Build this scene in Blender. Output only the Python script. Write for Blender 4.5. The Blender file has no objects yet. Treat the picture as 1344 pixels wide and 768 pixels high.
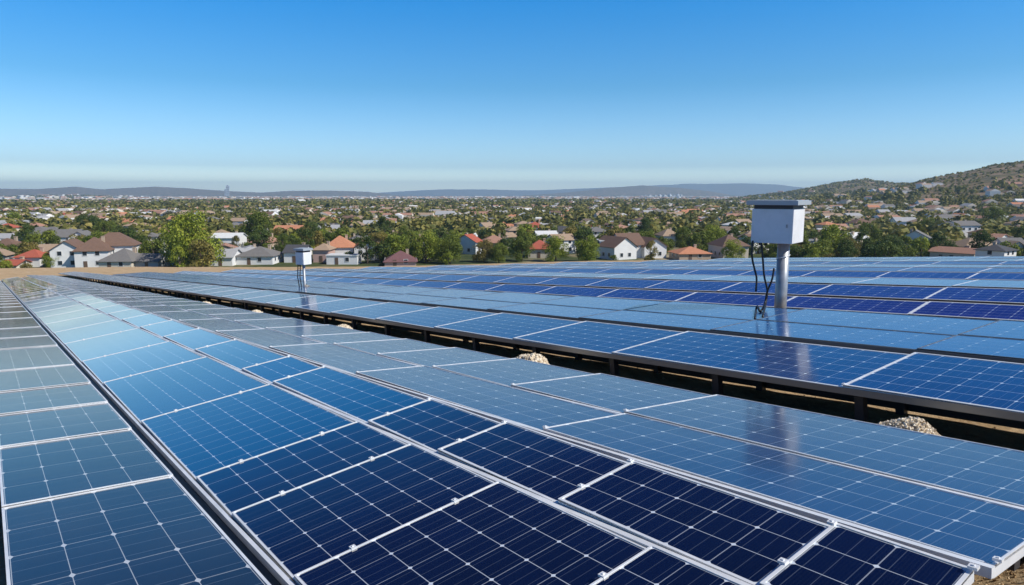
import bpy, math, random
import numpy as np
from mathutils import Matrix, Vector, Euler

random.seed(7); rng = np.random.default_rng(7)
R = math.radians
sc = bpy.context.scene
COL = sc.collection

# ------------------------------------------------------------------ camera
F_PX, HOR = 900.0, 256.0                      # focal length and horizon row of a 1344 x 768 frame
PITCH = math.atan((384 - HOR) / F_PX)
cam_d = bpy.data.cameras.new("camera"); cam = bpy.data.objects.new("camera", cam_d); COL.objects.link(cam)
cam_d.sensor_width = 36; cam_d.lens = F_PX / 1344 * 36
cam_d.clip_start = 0.05; cam_d.clip_end = 60000
cam.location = (0, 0, 0); cam.rotation_euler = (math.pi / 2 - PITCH, 0, 0)
sc.camera = cam

# ------------------------------------------------------------------ sky, sun, exposure
SUN_AZ, SUN_EL = 112.0, 43.0                  # clockwise from +Y
w = bpy.data.worlds.new("World"); sc.world = w; w.use_nodes = True
nt = w.node_tree; bg = nt.nodes["Background"]
sky = nt.nodes.new("ShaderNodeTexSky"); sky.sky_type = 'NISHITA'; sky.sun_disc = False
sky.sun_elevation = R(SUN_EL); sky.sun_rotation = R(SUN_AZ)
sky.altitude = 300; sky.air_density = 1.0; sky.dust_density = 0.4; sky.ozone_density = 2.5
SKY_STOPS = [(0.0, (2.3, 2.5, 2.55)), (.018, (1.95, 2.15, 2.2)), (.04, (.86, 1.06, 1.28)), (.148, (.312, .733, .99)),
             (.27, (.042, .68, 1.16)), (.45, (.005, .12, .44)), (.7, (.015, .08, .30)), (1.0, (.025, .10, .32))]
tc = nt.nodes.new("ShaderNodeTexCoord"); sx = nt.nodes.new("ShaderNodeSeparateXYZ")
ramp = nt.nodes.new("ShaderNodeValToRGB"); mul = nt.nodes.new("ShaderNodeMix")
mul.data_type = 'RGBA'; mul.blend_type = 'MULTIPLY'; mul.inputs[0].default_value = 1.0
el = ramp.color_ramp.elements
for i, (p_, c_) in enumerate(SKY_STOPS):
    e_ = el[i] if i < 2 else el.new(p_)
    e_.position = p_; e_.color = (*c_, 1)
nt.links.new(tc.outputs['Generated'], sx.inputs[0]); nt.links.new(sx.outputs['Z'], ramp.inputs[0])
nt.links.new(sky.outputs[0], mul.inputs[6]); nt.links.new(ramp.outputs[0], mul.inputs[7])
nt.links.new(mul.outputs[2], bg.inputs[0]); bg.inputs[1].default_value = 0.15
sd = bpy.data.lights.new("sun", 'SUN'); sd.energy = 5.0; sd.angle = R(0.53); sd.color = (1.0, 0.955, 0.88)
sun = bpy.data.objects.new("sun", sd); COL.objects.link(sun)
SUN_DIR = Vector((math.sin(R(SUN_AZ)) * math.cos(R(SUN_EL)), math.cos(R(SUN_AZ)) * math.cos(R(SUN_EL)), math.sin(R(SUN_EL))))
sun.rotation_euler = SUN_DIR.to_track_quat('Z', 'Y').to_euler()
sc.view_settings.view_transform = 'Standard'; sc.view_settings.look = 'None'
sc.view_settings.exposure = 0.0; sc.view_settings.gamma = 1.0; sc.view_settings.use_curve_mapping = False
sc.cycles.volume_bounces = 0; sc.cycles.max_bounces = 6; sc.cycles.diffuse_bounces = 2; sc.cycles.glossy_bounces = 3
sc.cycles.use_denoising = True

# ------------------------------------------------------------------ geometry of the site
def ray(x, y):
    """World direction of a pixel of the 1344 x 768 photograph."""
    d = np.array([x - 672.0, F_PX, -(y - 384.0)]); c, s = math.cos(-PITCH), math.sin(-PITCH)
    return np.array([d[0], c * d[1] - s * d[2], s * d[1] + c * d[2]])
def to_px(P):
    c, s = math.cos(PITCH), math.sin(PITCH); y = c * P[1] - s * P[2]; z = s * P[1] + c * P[2]
    return 672 + F_PX * P[0] / y, 384 - F_PX * z / y
U = ray(-20, 345); U /= np.linalg.norm(U)                   # along the panel rows, down the slope
Nn = np.cross(ray(1344, 330), U); Nn /= np.linalg.norm(Nn)
if Nn[2] < 0: Nn = -Nn
V = np.cross(U, Nn); V /= np.linalg.norm(V)                 # across the rows
def site(u, v, w_): return U * u + V * v + Nn * (w_ - 1.0)  # metres on the sloping site, camera 1 m above w = 0
PLAIN = -21.0

def smooth(t): t = np.clip(t, 0, 1); return t * t * (3 - 2 * t)
_perm = rng.random((64, 64))
def vnoise(x, y, s, seed=0):
    x = np.asarray(x) / s + seed * 7.31; y = np.asarray(y) / s + seed * 3.17
    xi = np.floor(x).astype(int); yi = np.floor(y).astype(int); fx = smooth(x - xi); fy = smooth(y - yi)
    g = lambda a, b: _perm[a % 64, b % 64]
    return (g(xi, yi) * (1 - fx) + g(xi + 1, yi) * fx) * (1 - fy) + (g(xi, yi + 1) * (1 - fx) + g(xi + 1, yi + 1) * fx) * fy
def fbm(x, y, s, seed=0, n=4):
    r = 0; a = 1; t = 0
    for i in range(n):
        r = r + a * vnoise(x, y, s / 2 ** i, seed + i); t += a; a *= .5
    return r / t - .5
def skyline(points, r):
    """Ridge heights (m, camera = 0) by azimuth from photographed skyline points at distance r."""
    az = [math.degrees(math.atan2(*(ray(px, 384)[:2] * 1.0))) for px, _ in points]
    h = []
    for px, py in points:
        d = ray(px, py); h.append(r * d[2] / math.hypot(d[0], d[1]))
    return np.array(az), np.array(h)
RIDGES = [  # (distance, near width, far width, skyline)
    (1500, 900, 700, [(1000, 275), (1060, 262), (1110, 256), (1150, 250), (1185, 242), (1215, 234), (1250, 227), (1290, 218), (1344, 211), (1440, 200), (1600, 215), (1900, 250)]),
    (2500, 900, 900, [(930, 266), (980, 258), (1030, 252), (1060, 247), (1090, 241), (1122, 236), (1160, 240), (1200, 243), (1300, 240), (1500, 240)]),
    (4800, 1500, 1500, [(-500, 262), (-200, 258), (0, 259), (60, 257), (120, 257), (180, 259), (240, 261.5), (320, 263), (420, 262.5), (500, 264), (640, 264)]),
    (9000, 1700, 2500, [(-900, 248), (-500, 240), (-200, 250), (0, 247), (60, 248), (110, 245.5), (145, 249), (180, 247), (215, 245), (250, 247), (300, 250.5), (350, 253), (385, 251), (440, 250), (485, 252), (530, 257), (640, 259),
                        (700, 256), (750, 252), (800, 246.5), (840, 244), (885, 246), (925, 251), (960, 257), (1050, 258), (1500, 255)]),
    (15000, 2500, 3000, [(-500, 250), (0, 252), (300, 253), (480, 254), (540, 251), (590, 248), (640, 249), (700, 250), (760, 248), (830, 244), (900, 241), (960, 241), (1010, 243), (1060, 248), (1120, 250), (1500, 247)]),
]
RID = [(r, a, b) + skyline(p, r) for r, a, b, p in RIDGES]
RIM_AZ = [-180, -100, -60, -37, -28, -20, -10, 0, 10, 20, 37, 60, 90, 130, 180]
RIM_R = [40, 60, 120, 122, 108, 84, 72, 64, 59, 53, 46.5, 46, 60, 60, 40]
GV = [-60, 0, 4.6, 7, 9.5, 12, 16, 20, 30, 36, 42, 60]
GW = [-.5, -.42, -.42, -.36, -.27, -.16, -.02, .10, .32, .5, .6, .6]
def ground_z(x, y):
    x = np.asarray(x, float); y = np.asarray(y, float)
    r = np.hypot(x, y); az = np.degrees(np.arctan2(x, y))
    z = np.full_like(r, PLAIN)
    z = z + fbm(x, y, 300, 3) * np.clip((r - 500) / 1500, 0, 1) * 3.5
    for (rr, wn, wf, ra, rh) in RID:
        h = np.interp(az, ra, rh) - PLAIN
        t = np.where(r < rr, 1 - (rr - r) / wn, 1 - (r - rr) / wf)
        b = smooth(t)
        if rr == 15000: b = np.where(r > rr, 1, b)
        rough = 1 + (.5 if rr > 3000 else .35) * fbm(x, y, rr * .06, int(rr) % 13) * (1 - b * .55)
        z = np.maximum(z, PLAIN + h * b * rough)
    # the knoll under the panels
    zp = -(Nn[0] * x + Nn[1] * y + 1.0) / Nn[2]
    u = x * U[0] + y * U[1] + zp * U[2]; v = x * V[0] + y * V[1] + zp * V[2]
    wg = np.interp(v, GV, GW)
    wl = -.42 + np.clip((u - 58) / 50, 0, 1) * .62
    blend = smooth((u - 40) / 30)
    wg = wg * (1 - blend) + np.maximum(np.minimum(wg, .15), wl) * blend
    wg = wg + .27 * np.exp(-(((u - .45) / .55) ** 2 + ((v - 3.4) / 1.1) ** 2))
    wg = wg + fbm(x, y, 1.6, 5) * .05 + fbm(x, y, .35, 9, 2) * .02
    zk = zp + wg
    rim = np.interp(az, RIM_AZ, RIM_R)
    k = smooth((r - rim) / (40 + 0.25 * rim))
    return np.where(r < 240, zk * (1 - k) + z * k, z)

# ------------------------------------------------------------------ materials
def mat(name, color=(.5, .5, .5), rough=.6, metal=0.0, spec=.5):
    m = bpy.data.materials.new(name); m.use_nodes = True; b = m.node_tree.nodes["Principled BSDF"]
    b.inputs['Base Color'].default_value = (*color, 1); b.inputs['Roughness'].default_value = rough
    b.inputs['Metallic'].default_value = metal; b.inputs['Specular IOR Level'].default_value = spec
    return m
class NT:
    def __init__(s, m): s.t = m.node_tree; s.b = s.t.nodes["Principled BSDF"]
    def n(s, typ, **k):
        o = s.t.nodes.new(typ)
        for a, b in k.items(): setattr(o, a, b)
        return o
    def l(s, a, b): s.t.links.new(a, b)
    def math(s, op, a, b=None, c=None):
        o = s.n("ShaderNodeMath", operation=op)
        for i, v_ in enumerate((a, b, c)):
            if v_ is None: continue
            if isinstance(v_, (int, float)): o.inputs[i].default_value = v_
            else: s.l(v_, o.inputs[i])
        return o.outputs[0]
    def mix(s, f, a, b, blend='MIX'):
        o = s.n("ShaderNodeMix", data_type='RGBA', blend_type=blend)
        for i, v_ in ((0, f), (6, a), (7, b)):
            if isinstance(v_, (int, float)): o.inputs[i].default_value = v_
            elif isinstance(v_, tuple): o.inputs[i].default_value = (*v_, 1)
            else: s.l(v_, o.inputs[i])
        return o.outputs[2]
    def noise(s, scale, detail=3, coord=None, rough=.5):
        o = s.n("ShaderNodeTexNoise"); o.inputs['Scale'].default_value = scale; o.inputs['Detail'].default_value = detail
        o.inputs['Roughness'].default_value = rough
        if coord is not None: s.l(coord, o.inputs['Vector'])
        return o.outputs[0]
    def ramp(s, f, stops):
        o = s.n("ShaderNodeValToRGB"); e = o.color_ramp.elements
        for i, (p_, c_) in enumerate(stops):
            q = e[i] if i < 2 else e.new(p_)
            q.position = p_; q.color = (*c_, 1)
        s.l(f, o.inputs[0]); return o.outputs[0]
    def pos(s): return s.n("ShaderNodeNewGeometry").outputs['Position']
    def bump(s, h, strength, dist=.05):
        o = s.n("ShaderNodeBump"); o.inputs['Strength'].default_value = strength; o.inputs['Distance'].default_value = dist
        s.l(h, o.inputs['Height']); s.l(o.outputs[0], s.b.inputs['Normal'])

def cell_material(name, c1, c2, line, dust, ior, rough, dustc=(.30, .27, .21), spec=.5, linew=.013, fingers=.12):
    """Silicon cells behind glass: UV unit = one cell."""
    m = mat(name, c1, rough); n = NT(m)
    uvn = n.n("ShaderNodeUVMap"); uvn.uv_map = "UVMap"
    s = n.n("ShaderNodeSeparateXYZ"); n.l(uvn.outputs[0], s.inputs[0])
    fx = n.math('FRACT', s.outputs[0]); fy = n.math('FRACT', s.outputs[1])
    dx = n.math('ABSOLUTE', n.math('SUBTRACT', fx, .5)); dy = n.math('ABSOLUTE', n.math('SUBTRACT', fy, .5))
    lx = n.math('GREATER_THAN', dx, .5 - linew); ly = n.math('GREATER_THAN', dy, .5 - linew)
    dia = n.math('GREATER_THAN', n.math('ADD', dx, dy), .932)
    mask = n.math('MAXIMUM', n.math('MAXIMUM', n.math('MULTIPLY', lx, .7), n.math('MULTIPLY', ly, .45)), dia)
    # cell to cell tint
    fl = n.n("ShaderNodeVectorMath", operation='FLOOR'); n.l(uvn.outputs[0], fl.inputs[0])
    oi = n.n("ShaderNodeObjectInfo")
    ad = n.n("ShaderNodeVectorMath", operation='ADD'); n.l(fl.outputs[0], ad.inputs[0])
    sc3 = n.math('MULTIPLY', oi.outputs['Random'], 91.7); cx = n.n("ShaderNodeCombineXYZ"); n.l(sc3, cx.inputs[2]); n.l(cx.outputs[0], ad.inputs[1])
    wn = n.n("ShaderNodeTexWhiteNoise"); n.l(ad.outputs[0], wn.inputs[0])
    cell = n.mix(wn.outputs[0], c1, c2)
    # bus bars along, finger lines across
    b3 = n.math('ABSOLUTE', n.math('SUBTRACT', n.math('FRACT', n.math('MULTIPLY', fy, 3.0)), .5))
    bus = n.math('MULTIPLY', n.math('LESS_THAN', b3, .022), .16)
    b9 = n.math('ABSOLUTE', n.math('SUBTRACT', n.math('FRACT', n.math('MULTIPLY', fy, 16.0)), .5))
    fin = n.math('MULTIPLY', n.math('LESS_THAN', b9, .12), fingers)
    cell = n.mix(n.math('MAXIMUM', bus, fin), cell, (.35, .42, .5))
    colr = n.mix(mask, cell, line)
    P = n.pos()
    d1 = n.noise(1.1, 5, P, .65); d2 = n.noise(14, 3, P)
    df = n.math('MULTIPLY', n.math('MULTIPLY', n.math('ADD', n.math('POWER', d1, 2.0), n.math('MULTIPLY', d2, .15)), 3.0), dust)
    st = n.n("ShaderNodeTexVoronoi"); st.inputs['Scale'].default_value = 9; n.l(P, st.inputs['Vector'])
    spot = n.math('MULTIPLY', n.math('LESS_THAN', st.outputs[0], .035), .35)
    df = n.math('MAXIMUM', df, n.math('MULTIPLY', spot, n.math('GREATER_THAN', d1, .56)))
    colr = n.mix(df, colr, dustc)
    n.l(colr, n.b.inputs['Base Color'])
    n.b.inputs['IOR'].default_value = ior; n.b.inputs['Specular IOR Level'].default_value = spec
    n.l(n.math('ADD', n.math('MULTIPLY', df, .35), rough), n.b.inputs['Roughness'])
    n.bump(n.noise(2.2, 2, P), .05, .02)
    return m
M = {}
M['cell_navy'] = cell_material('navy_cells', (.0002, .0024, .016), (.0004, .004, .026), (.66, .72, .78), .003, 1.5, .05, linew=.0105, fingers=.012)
M['cell_dusty_reflect'] = cell_material('dusty_reflect_cells', (.002, .010, .026), (.003, .013, .034), (.55, .58, .60), .05, 1.5, .09, spec=.5, dustc=(.26, .20, .13), linew=.009, fingers=.02)  # dust film whose tan also stands in for brown land mirrored in the row
M['cell_pale'] = cell_material('pale_cells', (.008, .036, .12), (.011, .044, .14), (.50, .58, .66), .03, 1.5, .13, linew=.010, fingers=.03)  # base lifted above navy, painting in part of the reflected sky's paleness
M['cell_blue'] = cell_material('blue_cells', (.004, .030, .135), (.005, .038, .16), (.60, .70, .80), .006, 1.38, .12, spec=.4, linew=.010, fingers=.03)  # row's darker tone put into colour and weak reflection instead of steeper tilt
M['cell_sky'] = cell_material('sky_cells', (.012, .075, .25), (.014, .088, .28), (.50, .60, .70), .02, 1.5, .14, linew=.006, fingers=.03)  # bright blue base paints in low sky that these rows would mirror
M['cell_royal'] = cell_material('royal_cells', (.010, .022, .16), (.014, .030, .20), (.50, .58, .75), .002, 1.22, .12, spec=.2, linew=.010, fingers=.03)  # dark far-row tone painted in, replacing the dimmer reflection of steep tables
# the glass over the navy cells is a second, very smooth interface
for b_ in (M['cell_navy'].node_tree.nodes['Principled BSDF'],):
    b_.inputs['Coat Weight'].default_value = 1.0; b_.inputs['Coat IOR'].default_value = 1.52; b_.inputs['Coat Roughness'].default_value = .03
M['alu'] = mat('aluminium_frame', (.80, .81, .82), .38, .15)
n = NT(M['alu']); n.l(n.ramp(n.noise(7, 4, n.pos()), [(.3, (.70, .72, .73)), (.7, (.86, .87, .87))]), n.b.inputs['Base Color'])
M['alu_grey'] = mat('anodised_grey_frame', (.20, .21, .22), .4, .5)
M['steel'] = mat('galvanised_steel', (.5, .52, .53), .42, .45)
n = NT(M['steel']); n.l(n.ramp(n.noise(9, 5, n.pos()), [(.3, (.26, .28, .30)), (.7, (.44, .46, .48))]), n.b.inputs['Base Color'])
M['dark_steel'] = mat('dark_steel', (.06, .06, .065), .5, .4)
M['rubber'] = mat('black_rubber', (.015, .015, .017), .5)
M['backsheet'] = mat('backsheet', (.05, .05, .055), .7)
M['cabinet'] = mat('painted_cabinet', (.80, .80, .79), .4)
n = NT(M['cabinet']); n.l(n.ramp(n.noise(3, 5, n.pos(), .7), [(.25, (.70, .70, .68)), (.6, (.82, .82, .81))]), n.b.inputs['Base Color'])
M['lid'] = mat('cabinet_lid', (.42, .46, .48), .45, .2)
M['concrete'] = mat('concrete', (.30, .28, .25), .9)
M['gravel'] = mat('pale_gravel', (.55, .48, .38), .95)
n = NT(M['gravel']); isl = n.n("ShaderNodeNewGeometry").outputs['Random Per Island']
n.l(n.ramp(isl, [(0, (.48, .38, .25)), (.4, (.74, .62, .45)), (1, (.88, .80, .64))]), n.b.inputs['Base Color'])

# ground: dirt on the knoll, mottled suburb floor, scrub on the hills
g = mat('ground_earth', (.3, .25, .18), .95); n = NT(g); P = n.pos()
ln = n.n("ShaderNodeVectorMath", operation='LENGTH'); n.l(P, ln.inputs[0]); dist = ln.outputs['Value']
dirt = n.ramp(n.noise(1.3, 8, P, .7), [(.28, (.30, .20, .10)), (.5, (.52, .36, .20)), (.72, (.66, .50, .31))])
peb = n.n("ShaderNodeTexVoronoi"); peb.inputs['Scale'].default_value = 16; n.l(P, peb.inputs['Vector'])
dirt = n.mix(n.math('MULTIPLY', n.math('LESS_THAN', peb.outputs[0], .22), .5), dirt, (.62, .52, .36))
town = n.ramp(n.noise(.022, 6, P, .75), [(.36, (.03, .05, .016)), (.47, (.085, .10, .035)), (.54, (.24, .20, .12)), (.62, (.34, .29, .20)), (.72, (.10, .12, .04))])
blk = n.n("ShaderNodeTexVoronoi"); blk.inputs['Scale'].default_value = .028; n.l(P, blk.inputs['Vector'])
vcol = n.ramp(n.math('FRACT', n.math('MULTIPLY', blk.outputs['Distance'], 1.0)), [(.0, (.5, .4, .3)), (.16, (.42, .30, .22)), (.26, (.05, .075, .025)), (1, (.06, .08, .03))])
townfar = n.mix(.55, town, vcol)
town = n.mix(n.n("ShaderNodeMapRange").outputs[0], town, townfar)
mr = [x for x in n.t.nodes if x.bl_idname == 'ShaderNodeMapRange'][0]
n.l(dist, mr.inputs['Value']); mr.inputs['From Min'].default_value = 900; mr.inputs['From Max'].default_value = 2600
hill = n.ramp(n.noise(.03, 9, P, .72), [(.36, (.05, .06, .022)), (.45, (.13, .11, .05)), (.54, (.25, .175, .11)), (.66, (.36, .26, .175))])
scr = n.n("ShaderNodeTexVoronoi"); scr.inputs['Scale'].default_value = .11; n.l(P, scr.inputs['Vector'])
hill = n.mix(n.math('LESS_THAN', scr.outputs[0], .22), hill, (.06, .075, .028))
sz = n.n("ShaderNodeSeparateXYZ"); n.l(P, sz.inputs[0])
hm = n.n("ShaderNodeMapRange"); n.l(sz.outputs['Z'], hm.inputs['Value']); hm.inputs['From Min'].default_value = -14; hm.inputs['From Max'].default_value = 2
farm = n.n("ShaderNodeMapRange"); n.l(dist, farm.inputs['Value']); farm.inputs['From Min'].default_value = 600; farm.inputs['From Max'].default_value = 900
kn = n.n("ShaderNodeMapRange"); n.l(dist, kn.inputs['Value']); kn.inputs['From Min'].default_value = 150; kn.inputs['From Max'].default_value = 190
col = n.mix(n.math('MULTIPLY', hm.outputs[0], farm.outputs[0]), town, hill)
col = n.mix(kn.outputs[0], dirt, col)
n.l(col, n.b.inputs['Base Color']); n.b.inputs['Specular IOR Level'].default_value = .15
n.bump(n.noise(6, 8, P, .75), .9, .08)
M['ground'] = g

def leafmat(name, stops):
    m = mat(name, stops[1][1], .62, 0, .25); n = NT(m)
    gi = n.n("ShaderNodeNewGeometry"); oi = n.n("ShaderNodeObjectInfo")
    f = n.math('ADD', n.math('MULTIPLY', gi.outputs['Random Per Island'], .55), n.math('MULTIPLY', n.noise(.09, 2, gi.outputs['Position']), .55))
    f = n.math('ADD', f, n.math('MULTIPLY', n.math('SUBTRACT', oi.outputs['Random'], .5), .25))
    n.l(n.ramp(f, stops), n.b.inputs['Base Color'])
    n.b.inputs['Transmission Weight'].default_value = 0
    tr = n.n("ShaderNodeBsdfTranslucent"); ms = n.n("ShaderNodeMixShader"); ms.inputs[0].default_value = .25
    n.l(n.ramp(f, stops), tr.inputs[0]); out = n.t.nodes["Material Output"]
    n.l(n.b.outputs[0], ms.inputs[1]); n.l(tr.outputs[0], ms.inputs[2]); n.l(ms.outputs[0], out.inputs[0])
    return m
M['leaf_mid'] = leafmat('leaves_mid_green', [(.15, (0.057, 0.084, 0.013)), (.5, (0.139, 0.179, 0.024)), (.9, (0.260, 0.287, 0.039))])
M['leaf_bright'] = leafmat('leaves_bright_green', [(.15, (0.098, 0.138, 0.017)), (.5, (0.221, 0.275, 0.031)), (.9, (0.390, 0.413, 0.050))])
M['leaf_dark'] = leafmat('leaves_dark_green', [(.15, (0.033, 0.057, 0.013)), (.5, (0.073, 0.113, 0.022)), (.9, (0.139, 0.172, 0.033))])
M['leaf_olive'] = leafmat('leaves_olive', [(.15, (0.098, 0.093, 0.024)), (.5, (0.211, 0.179, 0.044)), (.9, (0.341, 0.273, 0.066))])
M['leaf_far'] = leafmat('leaves_far', [(.2, (0.069, 0.083, 0.020)), (.5, (0.169, 0.172, 0.038)), (.85, (0.350, 0.287, 0.080))])
M['bark'] = mat('bark', (.12, .085, .06), .9)

WALLC = {'white': (.80, .79, .76), 'cream': (.68, .61, .50), 'tan': (.50, .39, .29), 'grey': (.42, .42, .42), 'pink': (.56, .38, .32), 'blue-grey': (.22, .27, .34)}
ROOFC = {'orange': (.56, .25, .14), 'red': (.44, .12, .075), 'terracotta': (.42, .235, .165), 'brown': (.20, .125, .09), 'tan': (.40, .29, .20), 'grey': (.20, .19, .18), 'pale grey': (.42, .42, .42), 'mauve': (.20, .10, .10), 'dark': (.085, .085, .09), 'white': (.74, .74, .72)}
for k, c in WALLC.items():
    m = mat('wall_' + k.replace('-', '_'), c, .85, 0, .2); n = NT(m)
    n.l(n.mix(n.noise(.6, 5, n.pos(), .7), tuple(x * .82 for x in c), tuple(min(1, x * 1.1) for x in c)), n.b.inputs['Base Color']); M['w' + k] = m
for k, c in ROOFC.items():
    m = mat('roof_' + k.replace(' ', '_'), c, .8, 0, .25); n = NT(m)
    gp = n.n("ShaderNodeTexCoord").outputs['Object']
    wv = n.n("ShaderNodeTexWave"); wv.bands_direction = 'Z'; wv.inputs['Scale'].default_value = 1.1; n.l(gp, wv.inputs['Vector'])
    a = n.mix(n.noise(1.4, 6, n.pos(), .75), tuple(x * .6 for x in c), tuple(min(1, x * 1.35) for x in c))
    n.l(n.mix(n.math('MULTIPLY', wv.outputs[1], .22), a, tuple(x * .55 for x in c)), n.b.inputs['Base Color']); M['r' + k] = m
M['glass'] = mat('window_glass', (.03, .04, .05), .08)
M['door'] = mat('door_wood', (.14, .09, .06), .6)
M['tower'] = mat('tower_concrete', (.42, .44, .47), .8)
M['tower_white'] = mat('tower_white', (.85, .85, .83), .7)

# ------------------------------------------------------------------ mesh helpers
class MB:
    def __init__(s): s.v = []; s.f = []; s.m = []
    def face(s, pts, mi=0):
        b = len(s.v); s.v += [tuple(p) for p in pts]; s.f.append(tuple(range(b, b + len(pts)))); s.m.append(mi)
    def box(s, x0, y0, z0, x1, y1, z1, mi=0, T=None):
        c = [(x0, y0, z0), (x1, y0, z0), (x1, y1, z0), (x0, y1, z0), (x0, y0, z1), (x1, y0, z1), (x1, y1, z1), (x0, y1, z1)]
        if T is not None: c = [tuple(T @ Vector(p)) for p in c]
        b = len(s.v); s.v += c
        for q in ((0, 3, 2, 1), (4, 5, 6, 7), (0, 1, 5, 4), (1, 2, 6, 5), (2, 3, 7, 6), (3, 0, 4, 7)):
            s.f.append(tuple(b + i for i in q)); s.m.append(mi)
    def tube(s, path, radii, n=10, cap=True, mi=0):
        b = len(s.v); path = [Vector(p) for p in path]; k = len(path)
        prev = None
        for i, p in enumerate(path):
            t = (path[min(i + 1, k - 1)] - path[max(i - 1, 0)]).normalized()
            a = prev if prev is not None else (Vector((1, 0, 0)) if abs(t.x) < .8 else Vector((0, 1, 0)))
            a = (a - t * a.dot(t)).normalized(); c = t.cross(a); prev = a
            r = radii[i] if hasattr(radii, '__len__') else radii
            for j in range(n):
                q = 2 * math.pi * j / n; s.v.append(tuple(p + a * math.cos(q) * r + c * math.sin(q) * r))
        for i in range(k - 1):
            for j in range(n):
                j2 = (j + 1) % n; s.f.append((b + i * n + j, b + i * n + j2, b + (i + 1) * n + j2, b + (i + 1) * n + j)); s.m.append(mi)
        if cap:
            s.f.append(tuple(b + j for j in range(n))[::-1]); s.m.append(mi)
            s.f.append(tuple(b + (k - 1) * n + j for j in range(n))); s.m.append(mi)
    def mesh(s, name, mats, smooth_=False):
        me = bpy.data.meshes.new(name); me.from_pydata(s.v, [], s.f)
        for m_ in (mats if isinstance(mats, (list, tuple)) else [mats]): me.materials.append(m_)
        me.polygons.foreach_set('material_index', s.m)
        if smooth_: me.polygons.foreach_set('use_smooth', [True] * len(s.f))
        me.update(); return me
def np_mesh(name, verts, quads, mats, mi=None):
    """Fast mesh from numpy arrays: verts (n,3), quads (k,4)."""
    me = bpy.data.meshes.new(name); nv, nf = len(verts), len(quads); kk = quads.shape[1]
    me.vertices.add(nv); me.vertices.foreach_set('co', verts.astype(np.float32).ravel())
    me.loops.add(nf * kk); me.loops.foreach_set('vertex_index', quads.astype(np.int32).ravel())
    me.polygons.add(nf); me.polygons.foreach_set('loop_start', np.arange(0, nf * kk, kk, dtype=np.int32))
    for m_ in mats: me.materials.append(m_)
    if mi is not None: me.polygons.foreach_set('material_index', mi.astype(np.int32))
    me.update(calc_edges=True); return me
def link(name, data, parent=None, M4=None, loc=None):
    o = bpy.data.objects.new(name, data); COL.objects.link(o)
    if parent is not None: o.parent = parent
    if M4 is not None: o.matrix_basis = M4
    if loc is not None: o.location = loc
    return o
def tag(o, label=None, cat=None, group=None, kind=None):
    if label: o['label'] = label
    if cat: o['category'] = cat
    if group: o['group'] = group
    if kind: o['kind'] = kind
    return o
def bevel(o, wd=.01, seg=2):
    b = o.modifiers.new('bevel', 'BEVEL'); b.width = wd; b.segments = seg; b.limit_method = 'ANGLE'; return o

# ------------------------------------------------------------------ ground sheet
def build_ground():
    rs = [0.0] + list(np.geomspace(.35, 46, 150)) + list(np.geomspace(47, 260, 80)) + list(np.geomspace(266, 17500, 185))
    rs = np.array(rs[1:])
    az = np.concatenate([np.linspace(-180, -50, 60)[:-1], np.linspace(-50, 50, 640)[:-1], np.linspace(50, 180, 60)[:-1]])
    A, Rr = np.meshgrid(np.radians(az), rs, indexing='ij')
    X = Rr * np.sin(A); Y = Rr * np.cos(A); Z = ground_z(X, Y)
    vv = np.stack([X, Y, Z], -1).reshape(-1, 3); na, nr = len(az), len(rs)
    i = np.arange(na)[:, None]; j = np.arange(nr - 1)[None, :]; i2 = (i + 1) % na
    q = np.stack([i * nr + j, i * nr + j + 1, i2 * nr + j + 1, i2 * nr + j], -1).reshape(-1, 4)
    # close the hole at the centre
    vv = np.vstack([vv, [[0, 0, float(ground_z(0., 0.))]]]); c = len(vv) - 1
    ii = np.arange(0, na, 1); q2 = np.stack([np.full(na, c), ii * nr, ((ii + 1) % na) * nr, np.full(na, c)], -1)
    me = np_mesh('ground', vv, q, [M['ground']])
    me.polygons.foreach_set('use_smooth', np.ones(len(q), bool))
    return link('ground', me)
tag(build_ground(), 'tan dirt knoll running down into the wide mottled town plain and scrub hills', None, None, 'structure')

# haze: an even thin air round everything
hz = MB(); hz.box(-18000, -18000, -45, 18000, 18000, 330)
hm_ = bpy.data.materials.new('haze'); hm_.use_nodes = True; t_ = hm_.node_tree
t_.nodes.remove(t_.nodes["Principled BSDF"]); pv = t_.nodes.new("ShaderNodeVolumePrincipled")
pv.inputs['Color'].default_value = (.52, .78, 1.0, 1); pv.inputs['Density'].default_value = 1.1e-4; pv.inputs['Anisotropy'].default_value = 0.1
t_.links.new(pv.outputs[0], t_.nodes["Material Output"].inputs['Volume'])
HAZE = tag(link('haze', hz.mesh('haze', hm_)), 'thin blue haze that softens the far hills', None, None, 'stuff')

# ------------------------------------------------------------------ solar tables
def panel_meshes(wd, ln, nx, ny, cellmat, framemat, fw=.008, cache={}):
    key = (round(wd, 3), round(ln, 3), nx, ny, cellmat.name, framemat.name, fw)
    if key in cache: return cache[key]
    b = MB(); b.box(0, -ln / 2, -.008, wd, ln / 2, 0)
    b.m = [1, 0, 1, 1, 1, 1]
    me = b.mesh('solar_panel', [cellmat, M['backsheet']])
    uv = me.uv_layers.new(name="UVMap"); mx = fw * 1.4
    for p in me.polygons:
        for li in p.loop_indices:
            co = me.vertices[me.loops[li].vertex_index].co
            uv.data[li].uv = ((co.x - mx) / (wd - 2 * mx) * nx, (co.y + ln / 2 - mx) / (ln - 2 * mx) * ny)
    d = .042; t = .004
    fr = MB()
    fr.box(0, -ln / 2, -d, fw, ln / 2, t); fr.box(wd - fw, -ln / 2, -d, wd, ln / 2, t)
    fr.box(fw, -ln / 2, -d, wd - fw, -ln / 2 + fw, t); fr.box(fw, ln / 2 - fw, -d, wd - fw, ln / 2, t)
    fm = fr.mesh('frame', [framemat])
    cache[key] = (me, fm); return cache[key]
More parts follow.
